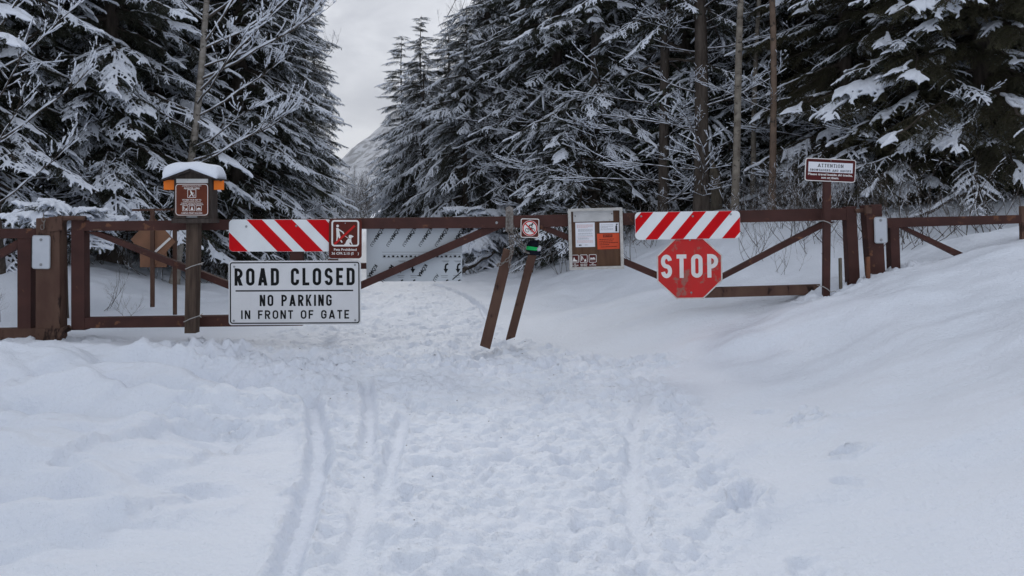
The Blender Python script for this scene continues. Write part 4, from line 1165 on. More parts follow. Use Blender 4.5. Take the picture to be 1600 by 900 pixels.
# ------------------------------------------------------------------ chains
def link_mesh(L_, W_, r):
    mb = MB()
    s_ = (L_ - W_) / 2; rr_ = W_ / 2 - r
    pts = [(rr_ * math.cos(R(a)), 0, s_ + rr_ * math.sin(R(a))) for a in range(0, 181, 30)] + [(rr_ * math.cos(R(a)), 0, -s_ + rr_ * math.sin(R(a))) for a in range(180, 361, 30)]
    mb.tube(pts, r, 6, closed=True)
    return mb.mesh('chain_link', m_chain, True)
LK = link_mesh(0.050, 0.032, 0.0044)
def chain(path, label, pitch=0.040):
    P = [Vector(p) for p in path]
    b = P[0].copy()
    t = thing('chain', label, 'chain', b)
    segs = [(P[i + 1] - P[i]).length for i in range(len(P) - 1)]
    total = sum(segs); n = max(2, int(total / pitch))
    def ptat(s):
        for i, l_ in enumerate(segs):
            if s <= l_ or i == len(segs) - 1: return P[i] + (P[i + 1] - P[i]) * min(1, s / l_)
            s -= l_
    for k in range(n):
        a, c2 = ptat(k * pitch), ptat(min(total, (k + 1) * pitch))
        d = (c2 - a)
        if d.length < 1e-6: continue
        qd = d.to_track_quat('Z', 'Y') @ Quaternion((0, 0, 1), (k % 2) * PI / 2 + 0.35)
        o = link('chain_link', LK, t, (a + c2) / 2 - b); o.rotation_mode = 'QUATERNION'; o.rotation_quaternion = qd
    return t
def cat(p, q2, sag, Y, n=8):
    return [at(p[0] + (q2[0] - p[0]) * i / n, p[1] + (q2[1] - p[1]) * i / n + sag * 4 * (i / n) * (1 - i / n), Y) for i in range(n + 1)]
yf = GY - 0.025
chain([at(800, 352, GY + 0.12), at(800, 331, GY + 0.12), at(798, 328, GY + 0.05), at(795, 331, yf), at(795, 350, yf), at(796, 372, yf), at(799, 386, GY - 0.17), at(798, 398, GY - 0.18), at(796, 412, GY - 0.18), at(798, 424, GY - 0.18)],
      'rusty chain looped over the gate beams and hanging down the leaning post')
chain([at(799, 358, yf), at(802, 375, yf), at(801, 392, GY - 0.18), at(795, 404, GY - 0.18), at(786, 412, GY - 0.18), at(776, 414, GY - 0.18), at(783, 416, GY - 0.0)],
      'rusty chain wrapped around the left leaning post below its top')
chain(cat((803, 352), (825, 392), 5, GY - 0.0), 'chain sagging from the gate beam to the hat on the right post, upper strand')
chain(cat((800, 360), (828, 396), 9, GY + 0.03), 'chain sagging from the gate beam to the hat on the right post, lower strand')
b = at(796, 345, GY - 0.01)
t = thing('latch_plate', 'grey steel latch plate under the chain where the two gate leaves meet', 'latch', b)
mb = MB(); mb.prism([(-0.035, -0.10), (0.035, -0.10), (0.035, 0.12), (0.0, 0.14), (-0.035, 0.12)], 0, 0.006, 0.001); mb.build('plate', m_chain, t); bolt(t, 0, 0.09, 0, 0.008); bolt(t, 0, -0.07, 0, 0.008)

# ------------------------------------------------------------------ orange signs seen from behind, beyond the gate
BY = 8.6
b = at(237, 470, BY)
ub = BY / FPX
t = thing('diamond_sign', 'orange brown diamond sign seen from behind the left gate leaf', 'sign', b)
def qb(px, py): return ((px - 237) * ub, (470 - py) * ub)
mb = MB(); mb.prism([qb(237, 418), qb(272, 378), qb(237, 338), qb(202, 374)][::1], 0.03, 0.036, 0.001); mb.build('diamond_panel', m_back_orange, t)
mb = MB(); mb.prism([qb(216, 418), qb(258, 418), qb(258, 387), qb(216, 386)], 0.038, 0.044, 0.001); mb.build('plaque', m_back_orange, t)
mb = MB(); mb.prism([qb(234.5, 480), qb(240, 480), qb(240, 326), qb(234.5, 326)], 0, 0.03, 0.002); mb.build('sign_post', m_brown_worn, t)
mb = MB(); mb.prism([qb(204, 330), qb(268, 329), qb(268, 325.5), qb(204, 326.5)], 0.031, 0.05, 0.001); mb.build('cross_rail', m_brown_worn, t)
mb = MB(); mb.prism([qb(241, 396), qb(266, 373), qb(263, 371), qb(239, 393)], 0.022, 0.029, 0.001); mb.build('white_tape', m_sign_white, t)
b = at(272, 483, 8.9)
mb = MB(); bar_px(mb, [(269.5, 345), (275, 345), (275, 492), (270, 492)], 8.9, 0.03, b, 0.002)
o = mb.build('metal_stake', m_brown_worn); o.location = b; tag(o, 'thin dark signpost standing in the snow behind the register post', 'post')
# short rail behind the big signs
b = at(520, 470, 8.2)
t = thing('rail_stub', 'short brown rail on a post showing between the road closed sign and the filmed panel', 'rail', b)
bar('rail', m_brown, t, b, [(478, 412), (590, 411), (590, 420), (478, 421)], 8.2, 0.06); bar('rail_post', m_brown, t, b, [(512, 405), (526, 405), (526, 500), (512, 500)], 8.22, 0.08)
# ------------------------------------------------------------------ boughs (built once, shared by all trees)
class Bough:
    """needle triangles, stems and snow tubes collected in plain lists"""
    def __init__(s): s.nv, s.nf, s.tw, s.sn = [], [], MB(), MB()

def bez(p0, d, L, droop, n, up=0.0, side=0.0):
    """points of a twig leaving p0 along d (unit), drooping; returns list"""
    pts = []
    for i in range(n + 1):
        t = i / n
        p = p0 + d * (L * t) + Vector((0, 0, -droop * L * t * t + up * L * t ** 3)) + Vector((-d.y, d.x, 0)) * (side * L * t * t)
        pts.append(p)
    return pts

def along(pts, s):
    n = len(pts) - 1
    f = min(max(s, 0), 0.9999) * n; i = int(f)
    return pts[i].lerp(pts[i + 1], f - i), (pts[i + 1] - pts[i]).normalized()

def needles(B, pts, step, ln, wd, rg, k=3, spread=0.9, flat=0.55):
    L = sum((pts[i + 1] - pts[i]).length for i in range(len(pts) - 1))
    n = max(2, int(L / step))
    for i in range(n):
        p, d = along(pts, (i + rg.random()) / n)
        sd = d.cross(Vector((0, 0, 1)))
        if sd.length < 1e-3: sd = Vector((1, 0, 0))
        sd.normalize(); up = sd.cross(d)
        for j in range(k):
            a = rg.uniform(0, 2 * PI)
            rad = sd * math.cos(a) + up * (math.sin(a) * flat) 
            e = (d * rg.uniform(0.35, 0.9) + rad * spread).normalized() * ln * rg.uniform(0.7, 1.2)
            w_ = d.cross(rad)
            w_ = (w_.normalized() if w_.length > 1e-4 else sd) * wd * 0.5
            b = len(B.nv)
            B.nv += [p - w_, p + w_, p + e]; B.nf.append((b, b + 1, b + 2))

def make_bough(seed, L=1.7, W=0.42, droop=0.25, up=0.06, tipdroop=0.35, snow=0.75, sr=0.020, lod=False, gap=0.055, patch=2.2, bare=0.12, subgap=0.036, web=(), smax=0.17):
    rg = random.Random(seed)
    B = Bough()
    stem = bez(Vector((0, 0, 0)), Vector((1, 0, 0)), L, droop, 12, up, rg.uniform(-0.08, 0.08))
    stem = [p + Vector((0, rg.uniform(-.012, .012), rg.uniform(-.012, .012))) * (i > 0) * L for i, p in enumerate(stem)]
    B.tw.tube(stem, [0.016 * L * (1 - 0.85 * i / 12) + 0.002 for i in range(13)], 4 if lod else 5, caps=False)
    def covered(p, s):
        v = float(pnoise(np.array([p.x * patch + seed * 3.1]), np.array([p.y * patch * 1.3 + seed]), 7)[0])
        return v * 1.0 + (snow - 0.5) * 1.6 + 0.9 * (s - 0.55) + rg.uniform(-0.25, 0.25)
    n = int(L / gap)
    lastp = {}
    for i in range(n + 1):
        s = bare + (1 - bare) * (i + rg.uniform(-.2, .2)) / n
        s = min(s, 0.995)
        p, d = along(stem, s)
        prof = (math.sin(PI * min(1, (s * 0.93 + 0.05)) ** 0.8) ** 0.75) if s < 0.98 else 0.25
        l_ = W * L * max(0.16, prof) * rg.uniform(0.72, 1.15)
        if rg.random() < 0.05: continue
        side = 1 if i % 2 else -1
        ang = R(rg.uniform(42, 66)) if i < n - 1 else R(rg.uniform(5, 20))
        dd = (Quaternion((0, 0, 1), side * ang) @ Vector((d.x, d.y, 0)).normalized())
        dd.z = d.z * 0.5 + rg.uniform(-0.12, 0.10); dd.normalize()
        nn = 3 if lod else 6
        pts = bez(p, dd, l_, tipdroop * rg.uniform(0.6, 1.3), nn, 0, -side * 0.12)
        B.tw.tube(pts, [0.005 * (1 - 0.7 * j / nn) for j in range(nn + 1)], 3, caps=False)
        if lod: needles(B, pts, 0.032, 0.055, 0.014, rg, 3)
        else: needles(B, pts, 0.011, 0.032, 0.0062, rg, 3)
        cv = covered(p + dd * l_ * 0.6, s)
        if cv > 0:
            th = min(1.35, 0.62 + cv * 0.9) * sr * rg.uniform(0.8, 1.15)
            s0 = rg.uniform(0.0, 0.3)
            q = []; rad = []
            m_ = 3 if lod else 7
            for j in range(m_ + 1):
                t = s0 + (rg.uniform(0.93, 1.0) - s0) * j / m_
                pp, _ = along(pts, t)
                q.append(pp + Vector((0, rg.uniform(-.004, .004), th * 0.75)))
                rad.append(th * (0.62 + 0.55 * math.sin(PI * min(1, 0.12 + 0.80 * t)) + (0 if lod else rg.uniform(-0.14, 0.14))) * (0.45 if j == m_ else 1))
            B.sn.tube(q, rad, 4 if lod else 6)
            if web and side in lastp and lastp[side][0] >= i - 4:
                for t in web:
                    a_, _ = along(lastp[side][1], t * rg.uniform(0.85, 1.1)); c_, _ = along(pts, t * rg.uniform(0.85, 1.1))
                    u_ = Vector((0, 0, th * 0.6)); wr = th * rg.uniform(0.8, 1.15)
                    B.sn.tube([a_ + u_, (a_ + c_) / 2 + u_, c_ + u_], [wr * 0.8, wr * 1.1, wr * 0.8], 5)
            lastp[side] = (i, pts)
        # sub-twigs
        if not lod and l_ > 0.14:
            k = int(l_ / subgap)
            for j in range(1, k):
                t = j / k
                pp, d2 = along(pts, t)
                s2 = 1 if j % 2 else -1
                l2 = min(smax, l_ * 0.42) * (1.1 - 0.6 * t) * rg.uniform(0.6, 1.25)
                d3 = Quaternion((0, 0, 1), s2 * R(rg.uniform(40, 62))) @ Vector((d2.x, d2.y, 0)).normalized()
                d3.z = -0.28 + rg.uniform(-0.25, 0.15)
                pt2 = bez(pp, d3.normalized(), l2, tipdroop * 1.2, 3)
                B.tw.tube(pt2, [0.0024, 0.002, 0.0016, 0.001], 3, caps=False)
                needles(B, pt2, 0.012, 0.028, 0.0058, rg, 3)
                if cv > 0.05 and covered(pt2[-1], s) > 0.05 and rg.random() < 0.88:
                    th2 = th * rg.uniform(0.6, 0.9)
                    B.sn.tube([x + Vector((0, 0, th2 * 0.7)) for x in pt2], [th2, th2 * 1.05, th2 * 0.95, th2 * 0.45], 5)
        elif lod and l_ > 0.2:
            for j in (0.35, 0.65):
                pp, d2 = along(pts, j)
                for s2 in (-1, 1):
                    d3 = Quaternion((0, 0, 1), s2 * R(50)) @ Vector((d2.x, d2.y, 0)).normalized(); d3.z = -0.2
                    pt2 = bez(pp, d3.normalized(), l_ * 0.3, tipdroop, 2)
                    needles(B, pt2, 0.03, 0.05, 0.014, rg, 3)
                    if cv > 0.1 and rg.random() < 0.5:
                        B.sn.tube([x + Vector((0, 0, th * 0.6)) for x in pt2], [th * 0.7, th * 0.75, th * 0.3], 4)
    # snow along the stem itself
    segs = []
    for i in range(13):
        p = stem[i]; s = i / 12
        if covered(p, s) > -0.15 and i > 0: segs.append(i)
    for i in segs:
        if i < 12:
            th = sr * (1.0 + 0.5 * (1 - i / 12)) * rg.uniform(0.75, 1.1)
            B.sn.tube([stem[i] + Vector((0, 0, th * 0.8)), (stem[i] + stem[i + 1]) / 2 + Vector((0, 0, th)), stem[i + 1] + Vector((0, 0, th * 0.8))], [th * 0.8, th * 1.1, th * 0.8], 6 if not lod else 4)
    return B

def make_limb(seed, L=1.8, snow=0.8, sr=0.012, rise=0.25, tw=3, thick=0.016, seg=5):
    """leafless snow-lined limb"""
    rg = random.Random(seed)
    B = Bough()
    def grow(p, d, l_, r_, lev):
        n = 7 if lev == 0 else 4
        pts = [p]
        dd = d.copy()
        for i in range(n):
            dd = (dd + Vector((rg.uniform(-.16, .16), rg.uniform(-.16, .16), rg.uniform(-.10, .14) + rise * 0.15))).normalized()
            pts.append(pts[-1] + dd * l_ / n)
        rad = [r_ * (1 - 0.72 * i / n) for i in range(n + 1)]
        B.tw.tube(pts, rad, seg if lev == 0 else 4 if lev == 1 else 3, caps=False)
        run = []
        for i in range(n):
            sl = (pts[i + 1] - pts[i]).normalized().z
            if rg.random() < snow * (1 - max(0, abs(sl) - 0.25)):
                th = max(sr * rg.uniform(0.7, 1.2) * (1 - 0.35 * lev * 0.6), rad[i] * 0.8)
                a, b = pts[i], pts[i + 1]
                B.sn.tube([a + Vector((0, 0, rad[i] * 0.7 + th * 0.3)), (a + b) / 2 + Vector((0, 0, rad[i] * 0.7 + th * 0.45)), b + Vector((0, 0, rad[i + 1] * 0.7 + th * 0.3))], [th * 0.6, th, th * 0.6], 5)
        if lev < tw:
            k = {0: 7, 1: 4, 2: 3}[lev]
            for j in range(k):
                t = rg.uniform(0.25, 0.97); pp, d2 = along(pts, t)
                sd = Quaternion(Vector((rg.uniform(-.3, .3), rg.uniform(-.3, .3), 1)).normalized(), rg.choice((-1, 1)) * R(rg.uniform(25, 60))) @ d2
                sd.z += rg.uniform(-0.1, 0.3); sd.normalize()
                grow(pp, sd, l_ * rg.uniform(0.28, 0.48) * (1.15 - 0.5 * t), r_ * 0.45 * (1.1 - 0.5 * t), lev + 1)
    grow(Vector((0, 0, 0)), Vector((1, 0, 0.1)).normalized(), L, thick, 0)
    return B

def bough_mesh(B, name, mn):
    mb = B.tw
    nt = len(mb.v)
    v = mb.v + [tuple(p) for p in B.nv]
    f = mb.f + [tuple(nt + i for i in q) for q in B.nf]
    me = bpy.data.meshes.new(name)
    me.from_pydata(v, [], f)
    me.materials.append(m_twig); me.materials.append(mn)
    me.polygons.foreach_set('material_index', [0] * len(mb.f) + [1] * len(B.nf)); me.update()
    return me

_pending = []
def voxel_snow(B, vox):
    """merge the snow tubes into one soft lump (voxel remesh, evaluated once for all)"""
    me = B.sn.mesh('bough_snow', m_snow, True)
    o = bpy.data.objects.new('bough_snow', me); C.objects.link(o)
    m = o.modifiers.new('r', 'REMESH'); m.mode = 'VOXEL'; m.voxel_size = vox; m.use_smooth_shade = True
    _pending.append(o)
    return len(_pending) - 1

def flush():
    bpy.context.view_layer.update()
    dg = bpy.context.evaluated_depsgraph_get()
    out = []
    for o in _pending:
        me = bpy.data.meshes.new_from_object(o.evaluated_get(dg))
        me.materials.clear(); me.materials.append(m_snow)
        me.polygons.foreach_set('use_smooth', [True] * len(me.polygons))
        out.append(me)
    for o in _pending: bpy.data.objects.remove(o)
    _pending.clear()
    return out

KIND = {}
def family(name, mn, n, vox, **kw):
    sd = kw.pop('seed')
    KIND[name] = [[kw.get('L', 1.7), bough_mesh(B, 'bough', mn), voxel_snow(B, vox)] for B in (make_bough(sd + i, **kw) for i in range(n))]
family('spruce', m_needle, 7, 0.0075, seed=100, L=1.9, W=0.19, droop=0.30, up=0.04, tipdroop=0.50, snow=0.57, sr=0.0118, gap=0.055, patch=4.2, web=(0.35, 0.6), subgap=0.028, smax=0.10)
family('spruce_short', m_needle, 4, 0.009, seed=200, L=1.1, W=0.28, droop=0.28, up=0.04, tipdroop=0.55, snow=0.60, sr=0.0110, gap=0.05, patch=4.2, web=(0.4,), subgap=0.028, smax=0.09)
family('sparse', m_needle, 6, 0.0085, seed=300, L=1.8, W=0.21, droop=0.24, up=0.04, tipdroop=0.35, snow=0.54, sr=0.0112, gap=0.065, bare=0.30, patch=4.2, subgap=0.03, smax=0.10)
family('heavy', m_needle_olive, 5, 0.012, seed=400, L=1.6, W=0.30, droop=0.26, up=0.06, tipdroop=0.40, snow=0.30, sr=0.018, gap=0.045, patch=2.0, web=(0.15, 0.3, 0.45, 0.6, 0.75), subgap=0.03, smax=0.10)
family('drooping', m_needle, 4, 0.0115, seed=500, L=1.6, W=0.24, droop=0.42, up=0.0, tipdroop=0.8, snow=0.58, sr=0.019, gap=0.075)
family('clumped', m_needle, 4, 0.0085, seed=150, L=1.9, W=0.22, droop=0.34, up=0.05, tipdroop=0.50, snow=0.50, sr=0.0145, gap=0.05, patch=2.6, web=(0.2, 0.35, 0.5, 0.65, 0.8), subgap=0.028, smax=0.09)
family('snowy_low', m_needle, 3, 0.011, seed=260, L=0.9, W=0.42, droop=0.26, up=0.02, tipdroop=0.5, snow=0.85, sr=0.026, gap=0.055, web=(0.2, 0.45, 0.7))
for nm, sd, kw in (('limb', 600, dict(L=1.9, snow=0.88, sr=0.012, rise=0.1, tw=2, thick=0.014)), ('birch_limb', 650, dict(L=2.0, snow=0.97, sr=0.019, rise=0.35, tw=3, thick=0.017)),
                   ('twiggy', 700, dict(L=1.3, snow=0.28, sr=0.006, rise=0.9, tw=3, thick=0.008, seg=4))):
    KIND[nm] = []
    for i in range(3):
        B = make_limb(sd + i, **kw)
        KIND[nm].append([kw['L'], bough_mesh(B, 'limb', m_needle), B.sn.mesh('limb_snow', m_snow, True)])
_fl = flush()
for k_, fam in KIND.items():
    for e in fam:
        if isinstance(e[2], int): e[2] = _fl[e[2]]
    print(k_, [len(e[1].polygons) for e in fam], [len(e[2].polygons) for e in fam])

def trunk_mesh(H_, r0, m, seed, lean=(0, 0), zmin=-0.5, wig=0.03, seg=12, top=0.08):
    rg = random.Random(seed)
    n = 26
    mb = MB(); vs = []; fs = []
    ph = [rg.uniform(0, 6) for _ in range(4)]
    for i in range(n + 1):
        z = zmin + (H_ - zmin) * (i / n) ** 1.25
        t = min(1.0, max(0, z) / H_)
        r = r0 * (1 - t) ** 0.85 * (1 + 0.45 * math.exp(-max(z, 0) / 0.18)) + r0 * top * (1 - t)
        cx = lean[0] * z + wig * H_ * 0.2 * math.sin(z * 0.9 + ph[0]) * t
        cy = lean[1] * z + wig * H_ * 0.2 * math.sin(z * 0.7 + ph[1]) * t
        for k in range(seg):
            a = 2 * PI * k / seg
            rr_ = r * (1 + 0.07 * math.sin(3 * a + ph[2] + z) + 0.05 * math.sin(5 * a + ph[3] + 2.3 * z))
            vs.append((cx + rr_ * math.cos(a), cy + rr_ * math.sin(a), z))
    for i in range(n):
        for k in range(seg): fs.append((i * seg + k, i * seg + (k + 1) % seg, (i + 1) * seg + (k + 1) % seg, (i + 1) * seg + k))
    fs.append(tuple(range(n * seg, (n + 1) * seg)))
    mb.add(vs, fs)
    return mb.mesh('trunk', m, True)

def put_bough(par, fam, z, az, pitch, length, rg, xoff=(0, 0), cap=None):
    e = rg.choice(KIND[fam])
    s = max(0.3, length / e[0])
    if cap: s = max(cap[0], min(cap[1], s))
    rot = Euler((R(rg.uniform(-10, 10)), -pitch, az), 'XYZ')
    o = link('bough' if 'limb' not in fam and fam != 'twiggy' else 'limb', e[1], par, (xoff[0], xoff[1], z), rot, s)
    link('snow_load', e[2], o)
    return o

# ---- crowns of far trees and upper crowns of near trees: joined, shared
def far_crown(seed, H_, Rm, snow, sr, h0=0.6, dz=0.42, mn=None, droopk=1.0, per=6, top_pow=0.85):
    rg = random.Random(seed)
    prot = [make_bough(seed * 7 + i, L=1.0, W=0.40, droop=0.30, up=0.03, tipdroop=0.4, snow=snow, sr=sr, lod=True, gap=0.07, patch=4.0) for i in range(5)]
    arr = []
    for B in prot:
        a = np.array([list(p) for p in B.nv], np.float32); fa = np.array(B.nf, np.int32)
        s = np.array(B.sn.v, np.float32); 
        arr.append((a, fa, s, B.sn.f))
    NV, NF, SV, SF = [], [], [], []
    no = so = 0
    z = h0
    while z < H_ - 0.1:
        t = (z - h0) / (H_ - h0)
        Lb = Rm * (1 - t) ** top_pow * (0.75 + 0.25 * min(1, t * 6)) + 0.12
        for k in range(max(3, int(per * (1 - 0.4 * t)))):
            az = rg.uniform(0, 2 * PI); l_ = Lb * rg.uniform(0.6, 1.18)
            pitch = R((-16 + 42 * t ** 2) * droopk + rg.uniform(-9, 9))
            M = Euler((R(rg.uniform(-15, 15)), -pitch, az), 'XYZ').to_matrix()
            M = np.array([list(r) for r in M], np.float32) * l_
            M[:, 1] *= 1.0
            a, fa, s, sf = arr[rg.randrange(len(arr))]
            off = np.array([0, 0, z + rg.uniform(-.15, .15)], np.float32)
            NV.append(a @ M.T + off); NF.append(fa + no); no += len(a)
            if len(s):
                SV.append(s @ M.T + off); SF += [tuple(so + i for i in q_) for q_ in sf]; so += len(s)
        z += dz * (1 - 0.5 * t) * rg.uniform(0.8, 1.2)
    NV = np.concatenate(NV); NF = np.concatenate(NF)
    me = bpy.data.meshes.new('crown')
    me.vertices.add(len(NV)); me.vertices.foreach_set('co', NV.ravel())
    me.loops.add(len(NF) * 3); me.loops.foreach_set('vertex_index', NF.ravel())
    me.polygons.add(len(NF)); me.polygons.foreach_set('loop_start', np.arange(0, len(NF) * 3, 3, dtype=np.int32))
    me.materials.append(mn or m_needle); me.update(calc_edges=True)
    ms = bpy.data.meshes.new('crown_snow'); ms.from_pydata(np.concatenate(SV).tolist(), [], SF)
    ms.materials.append(m_snow); ms.polygons.foreach_set('use_smooth', [True] * len(ms.polygons)); ms.update()
    print('far crown', len(NF), len(SF))
    return me, ms
FAR = [far_crown(1, 12, 2.2, 0.60, 0.0145), far_crown(2, 13, 2.0, 0.48, 0.013), far_crown(3, 11, 1.7, 0.56, 0.016, droopk=1.3), far_crown(4, 13, 2.3, 0.3, 0.015, mn=m_needle_olive)]
FTR = [trunk_mesh(12, 0.16, m_bark, 5), trunk_mesh(13, 0.18, m_bark, 6), trunk_mesh(11, 0.13, m_bark, 7), trunk_mesh(13, 0.19, m_bark, 8)]

def gz(x, y): return ground_z(x, y)

def far_tree(x, y, k, s, rot, label, group=None, squeeze=1.0, cat='conifer'):
    t = thing('snowy_conifer', label, cat, (x, y, gz(x, y) - 0.05), (0, 0, rot), group)
    link('trunk', FTR[k], t, scale=s)
    c_ = link('crown', FAR[k][0], t, scale=(s * squeeze, s * squeeze, s))
    link('snow_load', FAR[k][1], c_)
    return t

def near_tree(px, Y, H_, r0, label, fam='spruce', Rm=2.0, h0=0.7, dz=0.27, per=5, seed=0, bark=None, lean=(0, 0), dead=None, top_family=True, pitch0=-14, zcap=None, dead_to=0, name='snowy_conifer', cat='conifer', full=False, k_top=0, mix=None, azbias=None, top_py=None):
    rg = random.Random(seed)
    x = (px - 800) * Y / FPX
    g0 = gz(x, Y) - 0.04
    if top_py is not None: H_ = EYE + (330 - top_py) * Y / FPX - g0
    t = thing(name, label, cat, (x, Y, g0))
    link('trunk', trunk_mesh(H_, r0, bark or m_bark, seed, lean), t)
    zc = H_ - 0.15 if full else (zcap or (EYE + 0.275 * Y + 2.0 - g0))
    z = h0; n = 0; dz = dz * (0.74 if Y < 20 else 0.95)
    while z < min(zc, H_ - 0.15):
        tt = (z - h0) / (H_ - h0)
        Lb = Rm * (1 - tt) ** (0.68 if full else 0.8) * (0.8 + 0.2 * min(1, tt * 8)) + (0.28 if full else 0.12)
        for k in range(per):
            az = rg.uniform(0, 2 * PI)
            if azbias is not None and rg.random() < 0.35: az = azbias + rg.gauss(0, 0.7)
            l_ = Lb * rg.uniform(0.68, 1.15)
            f_ = fam
            if mix and rg.random() < mix[1]: f_ = mix[0]
            if f_ == 'spruce' and l_ < 1.35: f_ = 'spruce_short'
            pitch = R(pitch0 + 34 * tt + rg.uniform(-8, 8))
            zz = z + rg.uniform(-.1, .1)
            put_bough(t, f_, zz, az, pitch, l_, rg, (lean[0] * zz, lean[1] * zz)); n += 1
        z += dz * rg.uniform(0.8, 1.2)
    if dead:
        z = 0.5
        while z < dead_to:
            for k in range(dead):
                put_bough(t, 'limb', z + rg.uniform(-.1, .1), rg.uniform(0, 2 * PI), R(rg.uniform(-14, 12)), rg.uniform(0.5, 1.0) * Rm, rg, (lean[0] * z, lean[1] * z)); n += 1
            z += 0.33
    if not full and H_ > zc + 1:
        me, ms = FAR[k_top]
        s = (H_ - zc + 1.0) / 12.0
        rr_ = Rm * (1 - (zc - h0) / (H_ - h0)) ** 0.8 / 2.1
        c_ = link('upper_crown', me, t, (lean[0] * zc, lean[1] * zc, zc - 0.6 * s - 0.3), (0, 0, rg.uniform(0, 6)), (rr_, rr_, s))
        link('snow_load', ms, c_)
    return t

# ---- left side
near_tree(-90, 11.2, 13, 0.17, 'big spruce at the far left with sagging snow laden boughs over the barrier', 'spruce', 2.5, 1.0, 0.30, 5, 1, mix=('clumped', 0.4), azbias=-0.5, dead=3, dead_to=1.4)
near_tree(12, 13.0, 14, 0.19, 'dark trunked spruce behind the left barrier section', 'spruce', 2.5, 1.3, 0.32, 5, 2, mix=('clumped', 0.45), azbias=-1.4, dead=3, dead_to=1.5)
near_tree(175, 13.2, 13, 0.16, 'broad spruce behind the diamond sign, boughs thick with snow', 'spruce', 2.5, 0.95, 0.27, 5, 3, mix=('clumped', 0.5), azbias=-1.5, dead=4, dead_to=1.1)
near_tree(262, 14.9, 14, 0.17, 'tall snowy spruce rising directly behind the register box', 'spruce', 2.3, 0.9, 0.30, 5, 4, mix=('clumped', 0.4), dead=3, dead_to=1.0)
near_tree(372, 15.2, 14, 0.17, 'tall spruce behind the left striped board, boughs reaching towards the sky gap', 'spruce', 2.1, 0.7, 0.27, 5, 5, mix=('sparse', 0.3), azbias=-0.4, dead=3, dead_to=0.9)
near_tree(418, 18.5, 12, 0.15, 'second spruce of the left forest edge, darker, before the road bends', 'spruce', 2.0, 0.4, 0.29, 5, 6, azbias=-0.4)
near_tree(455, 24.0, 11, 0.13, 'slender snowy spruce third along the left forest edge', 'sparse', 1.8, 0.4, 0.30, 5, 7, mix=('spruce', 0.5), full=True)
near_tree(95, 16.5, 14, 0.18, 'dim spruce standing deeper in the wood left of the diamond sign', 'sparse', 2.3, 1.2, 0.36, 5, 8, dead=4, dead_to=1.6, mix=('spruce', 0.5))
near_tree(330, 18.5, 15, 0.18, 'dim spruce deeper in the wood right of the birch', 'spruce', 2.2, 0.8, 0.36, 5, 9, dead=4, dead_to=1.2, mix=('sparse', 0.4))

# birch with snow-lined limbs
def bare_tree(px, Y, H_, r0, bark, label, lean, limbs, seed, name, cat, fam='birch_limb', top=0.12):
    rg = random.Random(seed)
    x = (px - 800) * Y / FPX
    g0 = gz(x, Y) - 0.04
    t = thing(name, label, cat, (x, Y, g0))
    link('trunk', trunk_mesh(H_, r0, bark, seed, lean, wig=0.05, top=top), t)
    for (z, az, pitch, l_) in limbs:
        put_bough(t, fam, z, az, R(pitch), l_, rg, (lean[0] * z, lean[1] * z))
    return t
rg = random.Random(5)
bare_tree(272, 12.6, 12, 0.060, m_birch, 'leaning pale birch with bare snow lined limbs behind the register box', (0.125, 0.0), [(1.9, -0.25, 5, 1.9), (2.2, -0.7, 0, 1.7), (2.7, 0.1, 15, 1.9), (3.1, -0.4, 22, 2.2), (3.5, 0.2, 12, 1.9), (3.9, -0.5, 25, 2.0), (4.2, -2.6, 20, 1.5), (4.6, 0.1, 30, 2.0), (2.5, -2.4, 15, 1.1), (5.2, 2.9, 30, 1.6), (5.6, -0.6, 30, 1.8), (2.0, -0.1, 0, 2.0), (2.9, -0.9, 10, 1.9), (3.3, -0.15, 8, 2.4), (3.8, 0.1, 12, 2.3), (4.3, -0.3, 15, 2.3), (4.9, -0.8, 18, 2.1), (6.5, 0.8, 35, 1.8), (7.5, 2.2, 35, 1.6)], 31, 'birch_tree', 'birch')
bare_tree(-6, 10.4, 9, 0.085, m_twig, 'bare crooked tree at the very left with snow on its limbs', (-0.05, 0.0), [(0.9, -0.3, 10, 1.5), (1.4, -0.9, 30, 1.3), (1.7, 0.1, 18, 1.8), (2.1, -0.6, 32, 1.6), (2.6, 0.3, 22, 1.6), (3.0, -0.2, 35, 1.7), (3.5, 0.5, 35, 1.5), (1.1, 2.6, 20, 1.2), (2.4, 2.9, 20, 1.3)], 32, 'bare_tree', 'tree')
bare_tree(462, 20, 11, 0.07, m_twig, 'thin leafless tree with fine twigs against the sky beside the left spruces', (0.03, 0.0), [(2.0 + 0.55 * k, rg.uniform(-1.2, 0.9), rg.uniform(15, 40), rg.uniform(1.2, 2.1)) for k in range(15)], 33, 'bare_tree', 'tree', 'twiggy')
bare_tree(692, 24, 7.6, 0.035, m_twig, 'thin leafless tree with bare top twigs among the right spruces', (0.02, 0.0), [(1.6 + 0.4 * k, rg.uniform(0, 6.2), rg.uniform(20, 50), rg.uniform(1.2, 2.0)) for k in range(15)], 34, 'bare_tree', 'tree', 'twiggy')

